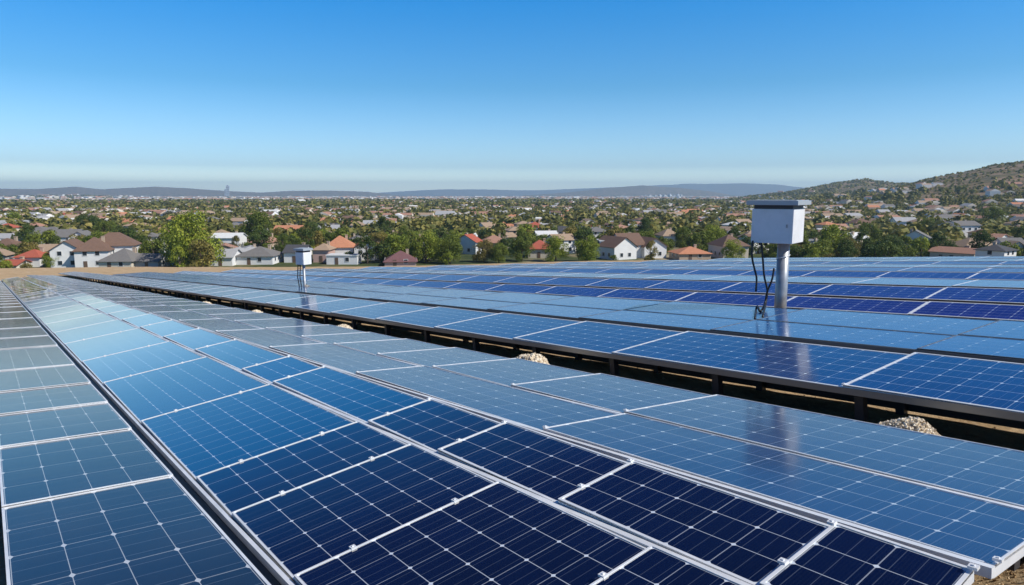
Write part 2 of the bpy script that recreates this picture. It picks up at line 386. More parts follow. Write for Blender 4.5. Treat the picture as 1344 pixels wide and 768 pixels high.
cl = MB(); cl.box(-.012, -.014, -.004, .012, .014, .006); cl.box(-.004, -.004, .006, .004, .004, .010); CLAMP = cl.mesh('clamp', [M['alu']])

def joints(start, listed, end, step):
    js = sorted(listed)
    while js[0] > start: js.insert(0, js[0] - step)
    while js[-1] < end: js.append(js[-1] + step)
    return js
def table(name, label, v0, w0, e, rows, pitch, posts=0, ground=-.42, group='tilted solar panel rows', rail=None, post_step=1.35, clampmax=14, front=None):
    """rows: list of dict(x0, x1, joints, nx, cell, cmat, fmat)."""
    e = R(e); X = V * math.cos(e) + Nn * math.sin(e); Zt = Nn * math.cos(e) - V * math.sin(e)
    org = site(0, v0, w0)
    ua = rows[0]['joints'][0]; org = org + U * ua
    T = Matrix(((X[0], U[0], Zt[0], org[0]), (X[1], U[1], Zt[1], org[1]), (X[2], U[2], Zt[2], org[2]), (0, 0, 0, 1)))
    root = tag(link(name, None, None, T), label, 'solar array', group); root.empty_display_size = .3
    nclamp = 0
    for r in rows:
        js = r['joints']
        for a, b in zip(js[:-1], js[1:]):
            ln = round(b - a - .008, 3); wd = round(r['x1'] - r['x0'], 3)
            pm, fm = panel_meshes(wd, ln, r['nx'], max(1, round(ln / r['cell'])), r['cmat'], r['fmat'], r.get('fw', .008))
            p = link('solar_panel', pm, root, Matrix.Translation((r['x0'], (a + b) / 2 - ua, 0)) @ Matrix.Rotation((min if r.get('step', .018) > 0 else max)(R(pitch) * (1 if r.get('step', .018) > 0 else -1), r.get('step', .018) / ln) + R(random.uniform(-.12, .12)), 4, 'X') @ Matrix.Rotation(R(random.uniform(-.15, .15)), 4, 'Y'))
            link('frame', fm, p)
            if a < clampmax and nclamp < 90:
                for xx in r.get('clamps', (.25, .75)):
                    link('clamp', CLAMP, root, Matrix.Translation((r['x0'] + wd * xx, a - ua, ln / 2 * math.sin((min if r.get('step', .018) > 0 else max)(R(pitch) * (1 if r.get('step', .018) > 0 else -1), r.get('step', .018) / ln)) + .002))); nclamp += 1
    L = rows[0]['joints'][-1] - ua; wtot = rows[-1]['x1']
    for xx in ([wtot * .22, wtot * .78] if rail is None else rail):
        b = MB(); b.box(xx - .03, 0.05, -.14, xx + .03, L - .05, -.06); link('rail', b.mesh('rail', [M['dark_steel']]), root)
    if posts:
        k = int(min(L / post_step, 48)); he = math.tan(e)
        for i in range(k + 1):
            y = .3 + i * post_step
            if y > L: break
            for xx in ((wtot * .22,) if posts == 1 else (wtot * .22, wtot * .78)):
                Pw = T @ Vector((xx, y, -.14)); gz = float(ground_z(Pw.x, Pw.y)); h = Pw.z - gz
                b = MB(); b.box(-.035, -.035, -h - .12, .035, .035, .0)
                link('post', b.mesh('post', [M['dark_steel']]), root, Matrix.Translation((xx, y, -.14)))
    return root, T
def solve(va0, va1, w0, e):
    t = math.tan(R(e)); v0 = va0 * (1 - w0); x = (va1 * (1 - w0) - v0) / (1 + va1 * t)
    return v0, x / math.cos(R(e))

navy, alu = M['cell_navy'], M['alu']
# row A: dusty row by the photographer's feet
jA = [q * 1.26 for q in (3.46, 4.6, 5.6, 6.59, 7.89, 9.85, 11.29, 12.91, 15.16, 17.09, 19.15)]
jA = joints(1.7, jA, 62, 1.9); 
table('solar_array', 'dusty grey-blue solar row four cells wide at the lower left corner', .018, -.26, 0,
      [dict(x0=0, x1=.808, joints=jA, nx=4, cell=.36, cmat=M['cell_dusty_reflect'], fmat=alu, fw=.012, clamps=(.985,), step=-.008)], 3, posts=1)
# rows B and C
jB = [x * 1.2 for x in (2.2, 2.92, 3.52, 5.0, 6.8, 8.43, 10.41, 12.17, 13.93)]; jB = joints(1.2, [1.40 * 1.2] + jB, 62, 1.95)
jC = joints(.6, [x * 1.04 for x in (1.21, 2.17, 3.15, 4.0, 5.83, 6.71, 8.56)], 57.5, 1.85)
jC[0] = .80
tB, e_ = .922, 9.5
xs = (1.73 * 1.13 - .922) / math.cos(R(9.5))
table('solar_array', 'glossy navy double solar row with bright silver centre seam in the foreground', tB, -.262, e_,
      [dict(x0=0, x1=xs - .020, joints=jB, nx=6, cell=.165, cmat=navy, fmat=alu, step=.023),
       dict(x0=xs + .020, x1=1.56, joints=jC, nx=3, cell=.19, cmat=navy, fmat=alu, fw=.012, clamps=(.3, .97), step=.024)], 2.0, posts=1, rail=[xs, .15, 1.4])
# rows D and E
jD = [.80, 3.15] + joints(5.8, [5.8], 66, 2.4)
jE = [.64, 3.2, 4.46, 5.72, 6.9, 8.1, 9.2, 10.7] + joints(12.4, [12.4], 66, 1.75)
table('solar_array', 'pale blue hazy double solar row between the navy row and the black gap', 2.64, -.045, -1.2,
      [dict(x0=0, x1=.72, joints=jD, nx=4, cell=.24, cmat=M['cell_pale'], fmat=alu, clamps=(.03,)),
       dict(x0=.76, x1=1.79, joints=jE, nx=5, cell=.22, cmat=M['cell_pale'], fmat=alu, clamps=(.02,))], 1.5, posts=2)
# row F
v0, wd = solve(5.08, 7.25, -.02, 6)
jF = joints(-2, [2.6, 5.05, 6.75], 72, 1.9)
table('solar_array', 'blue solar row raised on dark posts just behind the long black gap', v0, -.02, 6,
      [dict(x0=0, x1=wd, joints=jF, nx=6, cell=.20, cmat=M['cell_blue'], fmat=alu, clamps=(.02,), fw=.02, step=.02)], 2.0, posts=2, clampmax=5)
F_V = v0
# dark front fascia of row F and the following rows, a part of each table
def beam(root, name, x0, x1, z0, z1, y0, y1, m):
    b = MB(); b.box(x0, y0, z0, x1, y1, z1); link(name, b.mesh(name, [M[m]]), root)
rt_ = [o for o in COL.objects if o.name.startswith('solar_array')][-4:]
L_ = 56
beam(rt_[1], 'seam_rail', xs - .012, xs + .012, -.05, -.004, .05, L_, 'alu')
beam(rt_[1], 'seam_rail', -.030, -.012, -.05, -.004, .3, L_, 'alu')
beam(rt_[1], 'seam_shade_strip', -.085, -.032, -.09, -.045, .3, L_, 'rubber')  # added black strip, paints the shade of the seam and hides lit soil
beam(rt_[2], 'seam_rail', -.036, -.006, -.04, -.003, .0, L_, 'alu')
beam(rt_[2], 'seam_rail', .726, .754, -.05, -.006, .05, L_, 'alu')
beam(rt_[3], 'added_gap_skirt', wd * .80, wd * .80 + .04, -.445, -.15, .0, L_, 'dark_steel')  # dark board added under row F to blacken the gap, leaving thin slits
def fascia(root, L, h=.05, m='alu_grey'):
    b = MB(); b.box(-.012, 0, -.02 - h, -.001, L, -.004); link('fascia', b.mesh('fascia', [M[m]]), root)
fascia([o for o in COL.objects if o.name.startswith('solar_array')][-1], jF[-1] - jF[0], .035)
# rows G and H
v0, wd = solve(7.62, 11.72, .10, 3.5)
jG = joints(-3, [2.75], 52, 2.3)
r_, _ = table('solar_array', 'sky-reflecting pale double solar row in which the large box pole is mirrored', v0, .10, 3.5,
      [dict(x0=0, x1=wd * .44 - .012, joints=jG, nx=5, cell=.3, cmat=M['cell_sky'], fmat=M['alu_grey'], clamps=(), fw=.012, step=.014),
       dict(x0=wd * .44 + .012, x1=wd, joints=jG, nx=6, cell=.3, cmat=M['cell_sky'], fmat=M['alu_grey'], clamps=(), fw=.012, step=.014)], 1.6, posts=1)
fascia(r_, jG[-1] - jG[0], .05)
H_FAR = v0 + wd; H_V0 = v0
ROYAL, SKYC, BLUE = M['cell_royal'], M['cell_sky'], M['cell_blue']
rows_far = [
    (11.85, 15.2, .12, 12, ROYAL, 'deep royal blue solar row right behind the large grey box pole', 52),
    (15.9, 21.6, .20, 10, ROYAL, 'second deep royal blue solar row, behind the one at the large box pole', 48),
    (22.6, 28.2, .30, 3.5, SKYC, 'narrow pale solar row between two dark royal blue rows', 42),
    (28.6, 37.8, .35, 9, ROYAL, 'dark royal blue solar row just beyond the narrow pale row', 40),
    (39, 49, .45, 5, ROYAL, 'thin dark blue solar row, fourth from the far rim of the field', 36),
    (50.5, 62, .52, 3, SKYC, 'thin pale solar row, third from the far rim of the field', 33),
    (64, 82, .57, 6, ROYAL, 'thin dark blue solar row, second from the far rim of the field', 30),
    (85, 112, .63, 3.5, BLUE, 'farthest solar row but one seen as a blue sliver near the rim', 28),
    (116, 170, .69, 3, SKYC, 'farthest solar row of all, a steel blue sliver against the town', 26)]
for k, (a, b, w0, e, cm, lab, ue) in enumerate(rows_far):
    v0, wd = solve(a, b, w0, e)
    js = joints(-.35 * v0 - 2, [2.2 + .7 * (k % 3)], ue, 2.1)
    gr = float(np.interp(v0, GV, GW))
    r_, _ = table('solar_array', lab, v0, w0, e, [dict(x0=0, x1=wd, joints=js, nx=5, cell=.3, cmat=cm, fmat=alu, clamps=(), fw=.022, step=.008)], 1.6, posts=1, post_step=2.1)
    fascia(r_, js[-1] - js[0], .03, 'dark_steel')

# ------------------------------------------------------------------ pole boxes
def tube_obj(name, path, r, m, parent, n=10):
    b = MB(); b.tube(path, r, n); o = link(name, b.mesh(name, [m], True), parent); return o
def box_pole(base, height, bw, bh, rot, label, cab_m, kind):
    """Cabinet on a steel pole; base in world, height to the cabinet's underside."""
    root = link('pole_box', None); root.location = Vector(base); tag(root, label, 'meter box', 'equipment boxes on poles')
    pr = .085 if kind == 'big' else .042
    if kind == 'big':
        tube_obj('pole', [(0, 0, 0), (0, 0, height)], pr, M['steel'], root, 20)
    else:
        tube_obj('pole', [(.06, 0, 0), (.05, 0, .12), (.0, 0, .3), (0, 0, height)], pr, M['steel'], root, 16)
    Rz = Matrix.Rotation(R(rot), 4, 'Z')
    b = MB(); b.box(-bw / 2, -bw * .5, 0, bw / 2, bw * .5, bh)
    cb = bevel(link('cabinet', b.mesh('cabinet', [M['cabinet']]), root, Matrix.Translation((-.10 if kind == 'big' else 0, 0, height)) @ Rz), .008)
    b = MB(); b.box(-bw / 2 + .02, -bw / 2 + .02, 0, bw / 2 - .02, bw / 2 - .02, .055)
    link('neck', b.mesh('neck', [M['dark_steel']]), cb, Matrix.Translation((0, 0, bh)))
    o = bw * .115
    b = MB(); b.box(-bw / 2 - o, -bw / 2 - o, 0, bw / 2 + o, bw / 2 + o, .062)
    b.box(-bw / 2 - o * .6, -bw / 2 - o * .6, .062, bw / 2 + o * .6, bw / 2 + o * .6, .070)
    bevel(link('lid', b.mesh('lid', [M['lid']]), cb, Matrix.Translation((0, 0, bh + .055))), .005)
    b = MB(); b.box(-bw * .43, -bw / 2 - .004, bh * .07, bw * .43, -bw / 2 - .0005, bh * .93); bevel(link('door', b.mesh('door', [M['cabinet']]), cb), .002)
    b = MB(); b.box(bw * .34, -bw / 2 - .018, bh * .46, bw * .38, -bw / 2 - .0045, bh * .56); link('latch', b.mesh('latch', [M['steel']]), cb)
    for gx in (-bw * .36, -bw * .22):
        b = MB(); b.tube([(gx, -bw * .2, -.045), (gx, -bw * .2, -.0005)], .02, 10); link('cable_gland', b.mesh('cable_gland', [M['rubber']]), cb)
    # hinges of the front door
    for zz in (.2, .8):
        b = MB(); b.tube([(-bw / 2 - .006, -bw * .36, bh * zz - .03), (-bw / 2 - .006, -bw * .36, bh * zz + .03)], .007, 8); link('hinge', b.mesh('hinge', [M['steel']]), cb)
    return root
# the large one stands in the gap behind row H
fu, fv = 6.98 * .80, H_FAR + .09
d = ray(1024, 405); big_xy = site(5.72, H_FAR + .10, -.2)
gz = float(ground_z(big_xy[0], big_xy[1]))
def at_px(px, py, fwd):
    d = ray(px, py); return d * (fwd / d[1])
fwd = big_xy[1]
top = at_px(1018, 318, fwd); x_b = at_px(1024, 405, fwd)[0]
bh = at_px(1018, 274, fwd)[2] - top[2]
big = box_pole((x_b, fwd, gz - .1), top[2] - gz + .1, .575, bh, -37, 'large white box under a grey lid on a thick galvanised pole', None, 'big')
s_ = fwd / F_PX
eH = R(3.5); nH = Vector(Nn) * math.cos(eH) - Vector(V) * math.sin(eH); oH = Vector(site(0, H_V0, .10))
def cable(pts, r=.016):
    q = []
    for px, py, oy in pts:
        d = Vector(ray(px, py)); dn = d.dot(nH); k = (oH.dot(nH)) / dn * d.y if dn < 0 else 1e9
        q.append((px, py, min(oy, k - .05) if k > 1 else oy))
    pts = q
    P = [Vector(at_px(px, py, oy)) - Vector(big.location) for px, py, oy in pts]
    # smooth the path
    Q = []
    for i in range(len(P) - 1):
        for t in np.linspace(0, 1, 6)[:-1]:
            p0, p1, p2, p3 = P[max(i - 1, 0)], P[i], P[i + 1], P[min(i + 2, len(P) - 1)]
            Q.append(.5 * ((2 * p1) + (p2 - p0) * t + (2 * p0 - 5 * p1 + 4 * p2 - p3) * t * t + (3 * p1 - p0 - 3 * p2 + p3) * t ** 3))
    Q.append(P[-1]); b = MB(); b.tube(Q, r, 8); 
    o = link('cable', b.mesh('cable', [M['rubber']], True), big)
for pts in ([(988, 316, 0), (987, 336, -.02), (990, 352, -.03), (993, 365, -.02), (992, 383, -.02)],
            [(999, 316, 0), (1001, 338, -.03), (1003, 362, -.03), (1007, 381, -.03), (1005, 398, -.05), (1001, 416, -.3)],
            [(1016, 352, -.09), (1013, 368, -.10), (1007, 383, -.06), (1004, 398, -.06), (998, 409, -.2), (994, 402, -.2), (992, 408, -.25), (991, 418, -.35)]):
    cable([(a, b_, fwd - .12 + c) for a, b_, c in pts], .0145)
# cable strap round the pole
b = MB(); b.tube([Vector((.09 * math.cos(t), .09 * math.sin(t), .02 * t)) for t in np.linspace(0, 2 * math.pi, 20)], .006, 6)
link('strap', b.mesh('strap', [M['alu']]), big, None, (0, 0, at_px(1024, 345, fwd)[2] - big.location.z))
# the small one further down the rows
sm = site(24.0 * .86, 9.0 * .87, .13); fwd2 = sm[1]; gz2 = float(ground_z(sm[0], sm[1])); t2 = at_px(398, 347, fwd2)
b2h = at_px(398, 331, fwd2)[2] - t2[2]
small = box_pole((at_px(400, 378, fwd2)[0], fwd2, gz2 - .1), t2[2] - gz2 + .1, .33, b2h, 62 - 90, 'small distant white box on a thin bent pole among the pale rows', None, 'small')
for i, ox in enumerate((-.17, -.10)):
    b = MB(); h0 = t2[2] - small.location.z
    b.tube([(ox, -.02, h0), (ox - .02, -.04, h0 - .4), (ox + .02, -.03, h0 - .75), (ox + (.0 if i == 0 else .2), -.02, h0 - 1.0)], .016, 8); link('cable', b.mesh('cable', [M['rubber']], True), small)
b = MB(); pth = [(.03, -.02, 0)]
# concrete foot of the small pole
def lump(name, rad, zr, seed, m):
    r_ = random.Random(seed); b = MB(); nn, mm = 14, 7
    for i in range(mm + 1):
        ph = math.pi / 2 * i / mm
        for j in range(nn):
            a = 2 * math.pi * j / nn; k = 1 + r_.uniform(-.12, .12)
            b.v.append((rad * math.cos(ph) * math.cos(a) * k, rad * math.cos(ph) * math.sin(a) * k, zr * math.sin(ph) * k))
    for i in range(mm):
        for j in range(nn):
            j2 = (j + 1) % nn; b.f.append((i * nn + j, i * nn + j2, (i + 1) * nn + j2, (i + 1) * nn + j)); b.m.append(0)
    return b.mesh(name, [m])
ft = at_px(402, 380, fwd2)
link('footing', lump('footing', .26, ft[2] - gz2 + .22, 3, M['concrete']), small, None, (.08, -.05, 0))

# ------------------------------------------------------------------ gravel piles in the dark gap
def gravel_pile(px, py, wpx, hgt, label, seed):
    r_ = np.random.default_rng(seed)
    # axis position in the gap between rows E and F
    vv_ = 4.82; best = None
    for u_ in np.linspace(.5, 45, 900):
        x, y = to_px(site(u_, vv_, -.12))
        if best is None or abs(x - px) < best[0]: best = (abs(x - px), u_)
    u0 = best[1]; P0 = site(u0, vv_, 0); P0[2] = ground_z(P0[0], P0[1])
    scale = P0[1] / F_PX; half = wpx * scale / 2 * 1.5
    N = 2600; a = r_.uniform(0, 2 * math.pi, N); q = np.sqrt(r_.uniform(0, 1, N))
    lu = half * q * np.cos(a); lv = .22 * q * np.sin(a)
    hh = hgt * np.clip(1 - q ** 2.2, 0, 1) ** .6 * (1 + .10 * np.sin(lu * 8 + seed) + .06 * np.sin(lu * 21 + 2 * seed)) 
    b = MB()
    core = []
    for i in range(N):
        s0 = r_.uniform(.006, .015) * (1 if wpx > 60 else 1.7); c = np.array([0., 0., 0.])
        cen = V[:2] * lv[i] + U[:2] * lu[i]
        z = hh[i] * r_.uniform(.88, 1.02)
        T = Matrix.Translation((cen[0], cen[1], z)) @ Euler(tuple(r_.uniform(0, 3, 3))).to_matrix().to_4x4() @ Matrix.Diagonal((s0 * r_.uniform(.8, 1.5), s0, s0 * r_.uniform(.6, 1), 1))
        pts = [(1, 0, 0), (-1, 0, 0), (0, 1, 0), (0, -1, 0), (0, 0, 1), (0, 0, -1)]; k0 = len(b.v)
        b.v += [tuple(T @ Vector(p)) for p in pts]
        for t in ((0, 2, 4), (2, 1, 4), (1, 3, 4), (3, 0, 4), (2, 0, 5), (1, 2, 5), (3, 1, 5), (0, 3, 5)):
            b.f.append(tuple(k0 + x for x in t)); b.m.append(0)
    # solid heap under the loose stones
    k0 = len(b.v); nn, mm = 28, 10
    for i in range(mm + 1):
        q = i / mm
        for j in range(nn):
            a_ = 2 * math.pi * j / nn; lu_, lv_ = half * q * math.cos(a_), .22 * q * math.sin(a_)
            cen = V[:2] * lv_ + U[:2] * lu_; b.v.append((cen[0], cen[1], hgt * (1 - q ** 2.2) ** .6 * (1 + .10 * math.sin(lu_ * 8 + seed) + .06 * math.sin(lu_ * 21 + 2 * seed)) - .012 - .05 * (q >= 1)))
    for i in range(mm):
        for j in range(nn):
            j2 = (j + 1) % nn; b.f.append((k0 + i * nn + j, k0 + i * nn + j2, k0 + (i + 1) * nn + j2, k0 + (i + 1) * nn + j)); b.m.append(0)
    tag(link('gravel_pile', b.mesh('gravel_pile', [M['gravel']]), None, None, tuple(P0)), label, 'gravel pile', 'gravel piles in the black gap between rows')
gravel_pile(1200, 552, 96, .285, 'largest heap of pale gravel in the black gap, at the photo\'s right', 1)
gravel_pile(697, 466, 50, .28, 'pale gravel heap in the black gap near the photo\'s centre', 2)
gravel_pile(450, 424, 26, .28, 'small pale gravel heap in the gap right of the small box pole', 3)
gravel_pile(335, 404, 26, .27, 'tiny pale gravel heap in the gap left of the small box pole', 4)
gravel_pile(270, 394, 20, .27, 'smallest pale gravel heap, farthest left in the black gap', 5)

# loose clods and stones on the dirt at the near right corner
b = MB(); r_ = np.random.default_rng(11)
for i in range(9500):
    u_, v_ = (r_.uniform(-.4, 1.4), r_.uniform(2.3, 4.6)) if i < 7500 else (r_.uniform(.8, 14) , r_.uniform(5.6, 8.2))
    P0 = site(u_, v_, -.42); z = float(ground_z(P0[0], P0[1])); s0 = abs(r_.normal(0, .0045)) + .002
    T = Matrix.Translation((P0[0], P0[1], z + s0 * .3)) @ Euler(tuple(r_.uniform(0, 3, 3))).to_matrix().to_4x4() @ Matrix.Diagonal((s0 * r_.uniform(.8, 1.6), s0, s0 * r_.uniform(.6, 1), 1))
    k0 = len(b.v); b.v += [tuple(T @ Vector(p)) for p in [(1, 0, 0), (-1, 0, 0), (0, 1, 0), (0, -1, 0), (0, 0, 1), (0, 0, -1)]]
    for t in ((0, 2, 4), (2, 1, 4), (1, 3, 4), (3, 0, 4), (2, 0, 5), (1, 2, 5), (3, 1, 5), (0, 3, 5)):
        b.f.append(tuple(k0 + x for x in t)); b.m.append(0)
M['clod'] = mat('dirt_clods', (.45, .31, .17), .95); n = NT(M['clod'])
n.l(n.ramp(n.n("ShaderNodeNewGeometry").outputs['Random Per Island'], [(0, (.22, .13, .06)), (.5, (.46, .31, .16)), (1, (.62, .48, .30))]), n.b.inputs['Base Color'])
tag(link('gravel', b.mesh('gravel', [M['clod']])), 'loose tan clods and stones on the dirt', None, None, 'stuff')

# ------------------------------------------------------------------ trees
def leaf_cloud(nleaf, rad, hgt, blobs, leaf, seed, tall=False):
    """Leaf quads on the shells of many overlapping clumps, crown spans z 0..hgt."""
    r_ = np.random.default_rng(seed)
    cs, rr = [], []
    for i in range(blobs):
        t = r_.uniform(0, 2 * math.pi); z = r_.uniform(.05, .88)
        prof = math.sin(math.pi * min(1, (z * .80 + .22))) ** (.6 if not tall else .9)
        q = math.sqrt(r_.uniform(.05, 1)) * .78 * prof
        cs.append((rad * q * math.cos(t), rad * q * math.sin(t), hgt * z)); rr.append(rad * r_.uniform(.20, .38))
    cs = np.array(cs); rr = np.array(rr); k = r_.integers(0, blobs, nleaf)
    dirs = r_.normal(size=(nleaf, 3)); dirs[:, 2] = dirs[:, 2] * .85 + .25; dirs /= np.linalg.norm(dirs, axis=1)[:, None]
    pos = cs[k] + dirs * (rr[k] * r_.uniform(.55, 1.1, nleaf) ** .7)[:, None]
    nrm = dirs + r_.normal(size=(nleaf, 3)) * .55; nrm /= np.linalg.norm(nrm, axis=1)[:, None]
    a = np.cross(nrm, r_.normal(size=(nleaf, 3))); a /= np.linalg.norm(a, axis=1)[:, None]; c = np.cross(nrm, a)
    s_ = (leaf * r_.uniform(.6, 1.3, nleaf))[:, None]; a = a * s_; c = c * s_ * .7
    vv_ = np.stack([pos - a - c * .2, pos - c, pos + a + c * .2, pos + c], 1).reshape(-1, 3)
    return vv_
def crown_mesh(name, vv_, m):
    return np_mesh(name, vv_, np.arange(len(vv_)).reshape(-1, 4), [m])
def trunk_mesh(h, rad, r0, seed):
    r_ = random.Random(seed); b = MB()
    b.tube([(0, 0, -.3), (.05, 0, h * .3), (-.04, .05, h * .62), (.03, .02, h)], [r0, r0 * .8, r0 * .55, r0 * .2], 8)
    for i in range(5):
        a = i * 1.26 + r_.uniform(-.3, .3); z = h * r_.uniform(.3, .55); q = rad * .62
        b.tube([(0, 0, z), (q * .45 * math.cos(a), q * .45 * math.sin(a), z + h * .16), (q * math.cos(a), q * math.sin(a), z + h * .32)], [r0 * .42, r0 * .28, r0 * .1], 6)
    return b.mesh('trunk', [M['bark']], True)
# unit variants: broad/round/tall for each leaf colour. crown radius 1, height set by the variant
TV = {}
def tree_variant(kind, mname, seed):
    key = (kind, mname, seed)
    if key in TV: return TV[key]
    hr = {'broad': 1.35, 'round': 1.7, 'tall': 2.6}[kind]
    nl = 2600
    cv = leaf_cloud(nl, 1, hr, {'broad': 26, 'round': 24, 'tall': 22}[kind], .058, seed, kind == 'tall')
    TV[key] = (crown_mesh('crown', cv, M[mname]), trunk_mesh(.35 + hr * .75, 1, .075, seed), hr); return TV[key]
def tree(x, y, rad, kind, mname, label, group, seed, big=False):
    if big:
        hr = {'broad': 1.35, 'round': 1.7, 'tall': 2.6}[kind]
        cm = crown_mesh('crown', leaf_cloud(9000, 1, hr, 40, .034, seed * 13 + 1, kind == 'tall'), M[mname]); tm = trunk_mesh(.35 + hr * .75, 1, .075, seed)
    else: cm, tm, hr = tree_variant(kind, mname, seed % 3)
    root = link('tree', None); root.location = (x, y, float(ground_z(x, y))); root.scale = (rad,) * 3
    root.rotation_euler = (0, 0, (seed * 1.7) % 6.28); tag(root, label, 'tree', group)
    link('crown', cm, root, None, (0, 0, .20 if kind == 'tall' else .06)); link('trunk', tm, root); return root

# ------------------------------------------------------------------ houses
def house_meshes(w_, d_, h, kind, rh, wall, roof, cache={}):
    key = (round(w_, 1), round(d_, 1), round(h, 1), kind, round(rh, 1), wall, roof)
    if key in cache: return cache[key]
    b = MB(); x, y = w_ / 2, d_ / 2
    b.face([(-x, -y, -1), (x, -y, -1), (x, -y, h), (-x, -y, h)]); b.face([(x, y, -1), (-x, y, -1), (-x, y, h), (x, y, h)])
    g_ = rh if kind == 'gable' else 0
    for sx_ in (-1, 1):
        pts = [(sx_ * x, -y * sx_, -1), (sx_ * x, y * sx_, -1), (sx_ * x, y * sx_, h)] + ([(sx_ * x, 0, h + g_)] if g_ else []) + [(sx_ * x, -y * sx_, h)]
        b.face(pts)
    b.face([(-x, -y, h - .02), (x, -y, h - .02), (x, y, h - .02), (-x, y, h - .02)])
    wm = b.mesh('wall', [M['w' + wall]])
    o = .5; t = .14; s = rh / y; r = MB()
    z0 = h - o * s + .03; X, Y = x + o, y + o; zr = h + rh + .03
    rx = X if kind == 'gable' else max(.2, X - Y)
    A, B_, C_, D_ = (-X, -Y, z0), (X, -Y, z0), (X, Y, z0), (-X, Y, z0); E_, G_ = (-rx, 0, zr), (rx, 0, zr)
    up = lambda p: (p[0], p[1], p[2] + t)
    if kind == 'flat':
        r.box(-x - .2, -y - .2, h, x + .2, y + .2, h + .35)
    else:
        for f in ([A, B_, G_, E_], [C_, D_, E_, G_]): r.face([up(p) for p in f]); r.face(f[::-1])
        for f in ([B_, C_, G_], [D_, A, E_]):
            if kind == 'hip': r.face([up(p) for p in f]); r.face(f[::-1])
        ring = [A, B_, C_, D_]
        if kind == 'hip':
            for i in range(4): p, q = ring[i], ring[(i + 1) % 4]; r.face([p, q, up(q), up(p)])
        else:
            for p, q in ((A, B_), (B_, G_), (G_, C_), (C_, D_), (D_, E_), (E_, A)): r.face([p, q, up(q), up(p)])
    rm = r.mesh('roof', [M['r' + roof]])
    cache[key] = (wm, rm); return cache[key]
wb = MB(); wb.box(-.55, -.04, -.6, .55, .03, .6); WIN = wb.mesh('window', [M['glass']])
fb = MB(); fb.box(-.65, -.06, -.7, .65, -.001, -.6); fb.box(-.65, -.06, .6, .65, -.001, .7); fb.box(-.65, -.06, -.6, -.55, -.001, .6); fb.box(.55, -.06, -.6, .65, -.001, .6); WFR = fb.mesh('frame', [M['wwhite']])
db = MB(); db.box(-.5, -.05, -1.05, .5, .03, 1.05); DOOR = db.mesh('door', [M['door']])
cb_ = MB(); cb_.box(-.4, -.4, -.8, .4, .4, 1.0); cb_.box(-.48, -.48, 1.0, .48, .48, 1.15); CHIM = cb_.mesh('chimney', [M['wtan']])
def house(x, y, rot, w_, d_, h, kind, rh, wall, roof, label, group, detail=0, wings=()):
    root = link('house', None); root.location = (x, y, float(ground_z(x, y))); root.rotation_euler = (0, 0, R(rot)); tag(root, label, 'house', group)
    bodies = [(0, 0, 0, w_, d_, h, kind, rh, roof, wall)] + [wg if len(wg) == 10 else wg + (wall,) for wg in wings]
    for i, (ox, oy, rz, ww, dd, hh, kk, rr_, rc, wc) in enumerate(bodies):
        wm, rm = house_meshes(ww, dd, hh, kk, rr_, wc, rc)
        T = Matrix.Translation((ox, oy, 0.0)) @ Matrix.Rotation(R(rz), 4, 'Z')
        wo = link('wall', wm, root, T); ro = link('roof', rm, root, T)
        if detail:
            per = 3.2; st = 2 if hh > 4.6 else 1
            for s_i in range(st):
                zc = (1.55 if s_i == 0 else 4.3)
                for side, half, nrm_rot, wid in ((-1, dd / 2, 0, ww), (1, dd / 2, 180, ww), (2, ww / 2, 90, dd), (-2, ww / 2, -90, dd)):
                    kx = int(max(1, (wid - 1.6) // per))
                    for j in range(kx):
                        off = (j - (kx - 1) / 2) * per
                        if abs(side) == 1: p = (off, side * (half + .035), zc)
                        else: p = (math.copysign(half + .035, side), off, zc)
                        rr2 = {-1: 0, 1: 180, 2: 90, -2: -90}[side]
                        TT = T @ Matrix.Translation(p) @ Matrix.Rotation(R(rr2), 4, 'Z')
                        if s_i == 0 and j == 0 and side == -1 and i == 0:
                            TT2 = T @ Matrix.Translation((off, side * (half + .035), 1.05)); link('door', DOOR, root, TT2); continue
                        wo_ = link('window', WIN, root, TT)
                        if detail > 1: link('frame', WFR, wo_)
            if i == 0 and kk != 'flat': link('chimney', CHIM, ro, Matrix.Translation((ww * .22, dd * .16, hh + rr_ * .75)))
    return root
def ground_at(px, py):
    """Point of the plain seen at a pixel."""
    d = ray(px, py); k = PLAIN / d[2]; return d[0] * k, d[1] * k
FEAT = []
def fh(px, py, wpx, deep, rot, h, kind, rh, wall, roof, label, wings=(), short=None, detail=2):
    x, y = ground_at(px, py); wm = wpx * y / F_PX
    house(x, y, rot, wm, deep, h, kind, rh, wall, roof, label, 'houses beyond the solar field', detail, wings)
    FEAT.append((px, py - 10, x, y, max(wm, deep) * .62 + 2, short or label.split(',')[0]))
fh(127, 350, 38, 10, 18, 5.2, 'hip', 3.4, 'white', 'brown', 'big white house with steep brown hip roofs, tallest by the dirt edge', [(-7, 3, 90, 11, 8, 5.2, 'gable', 2.6, 'brown'), (4, 6, 0, 12, 9, 6.2, 'hip', 3.4, 'brown')], 'the big brown-roofed house')
fh(165, 351, 40, 12, 4, 2.4, 'hip', 3.0, 'cream', 'grey', 'low house under a broad grey hip roof left of the big bright tree', (), 'the broad grey hip roof')
fh(204, 351, 32, 8, -6, 2.2, 'gable', 1.8, 'grey', 'grey', 'low grey shed-like house tucked under the left side of the big bright tree', (), 'the low grey house')
fh(47, 349, 30, 8, 6, 3.0, 'hip', 1.8, 'white', 'red', 'small white house with vivid red-orange hip roof at the dirt edge', (), 'the vivid red roof')
fh(22, 352, 22, 7, 0, 1.2, 'gable', 1.2, 'cream', 'red', 'low red tiled outbuilding below the brown-roofed house at the left edge', ())
fh(12, 338, 34, 9, 8, 4.2, 'hip', 2.2, 'white', 'brown', 'white house with dull brown roof at the extreme left edge', (), 'the leftmost brown roof')
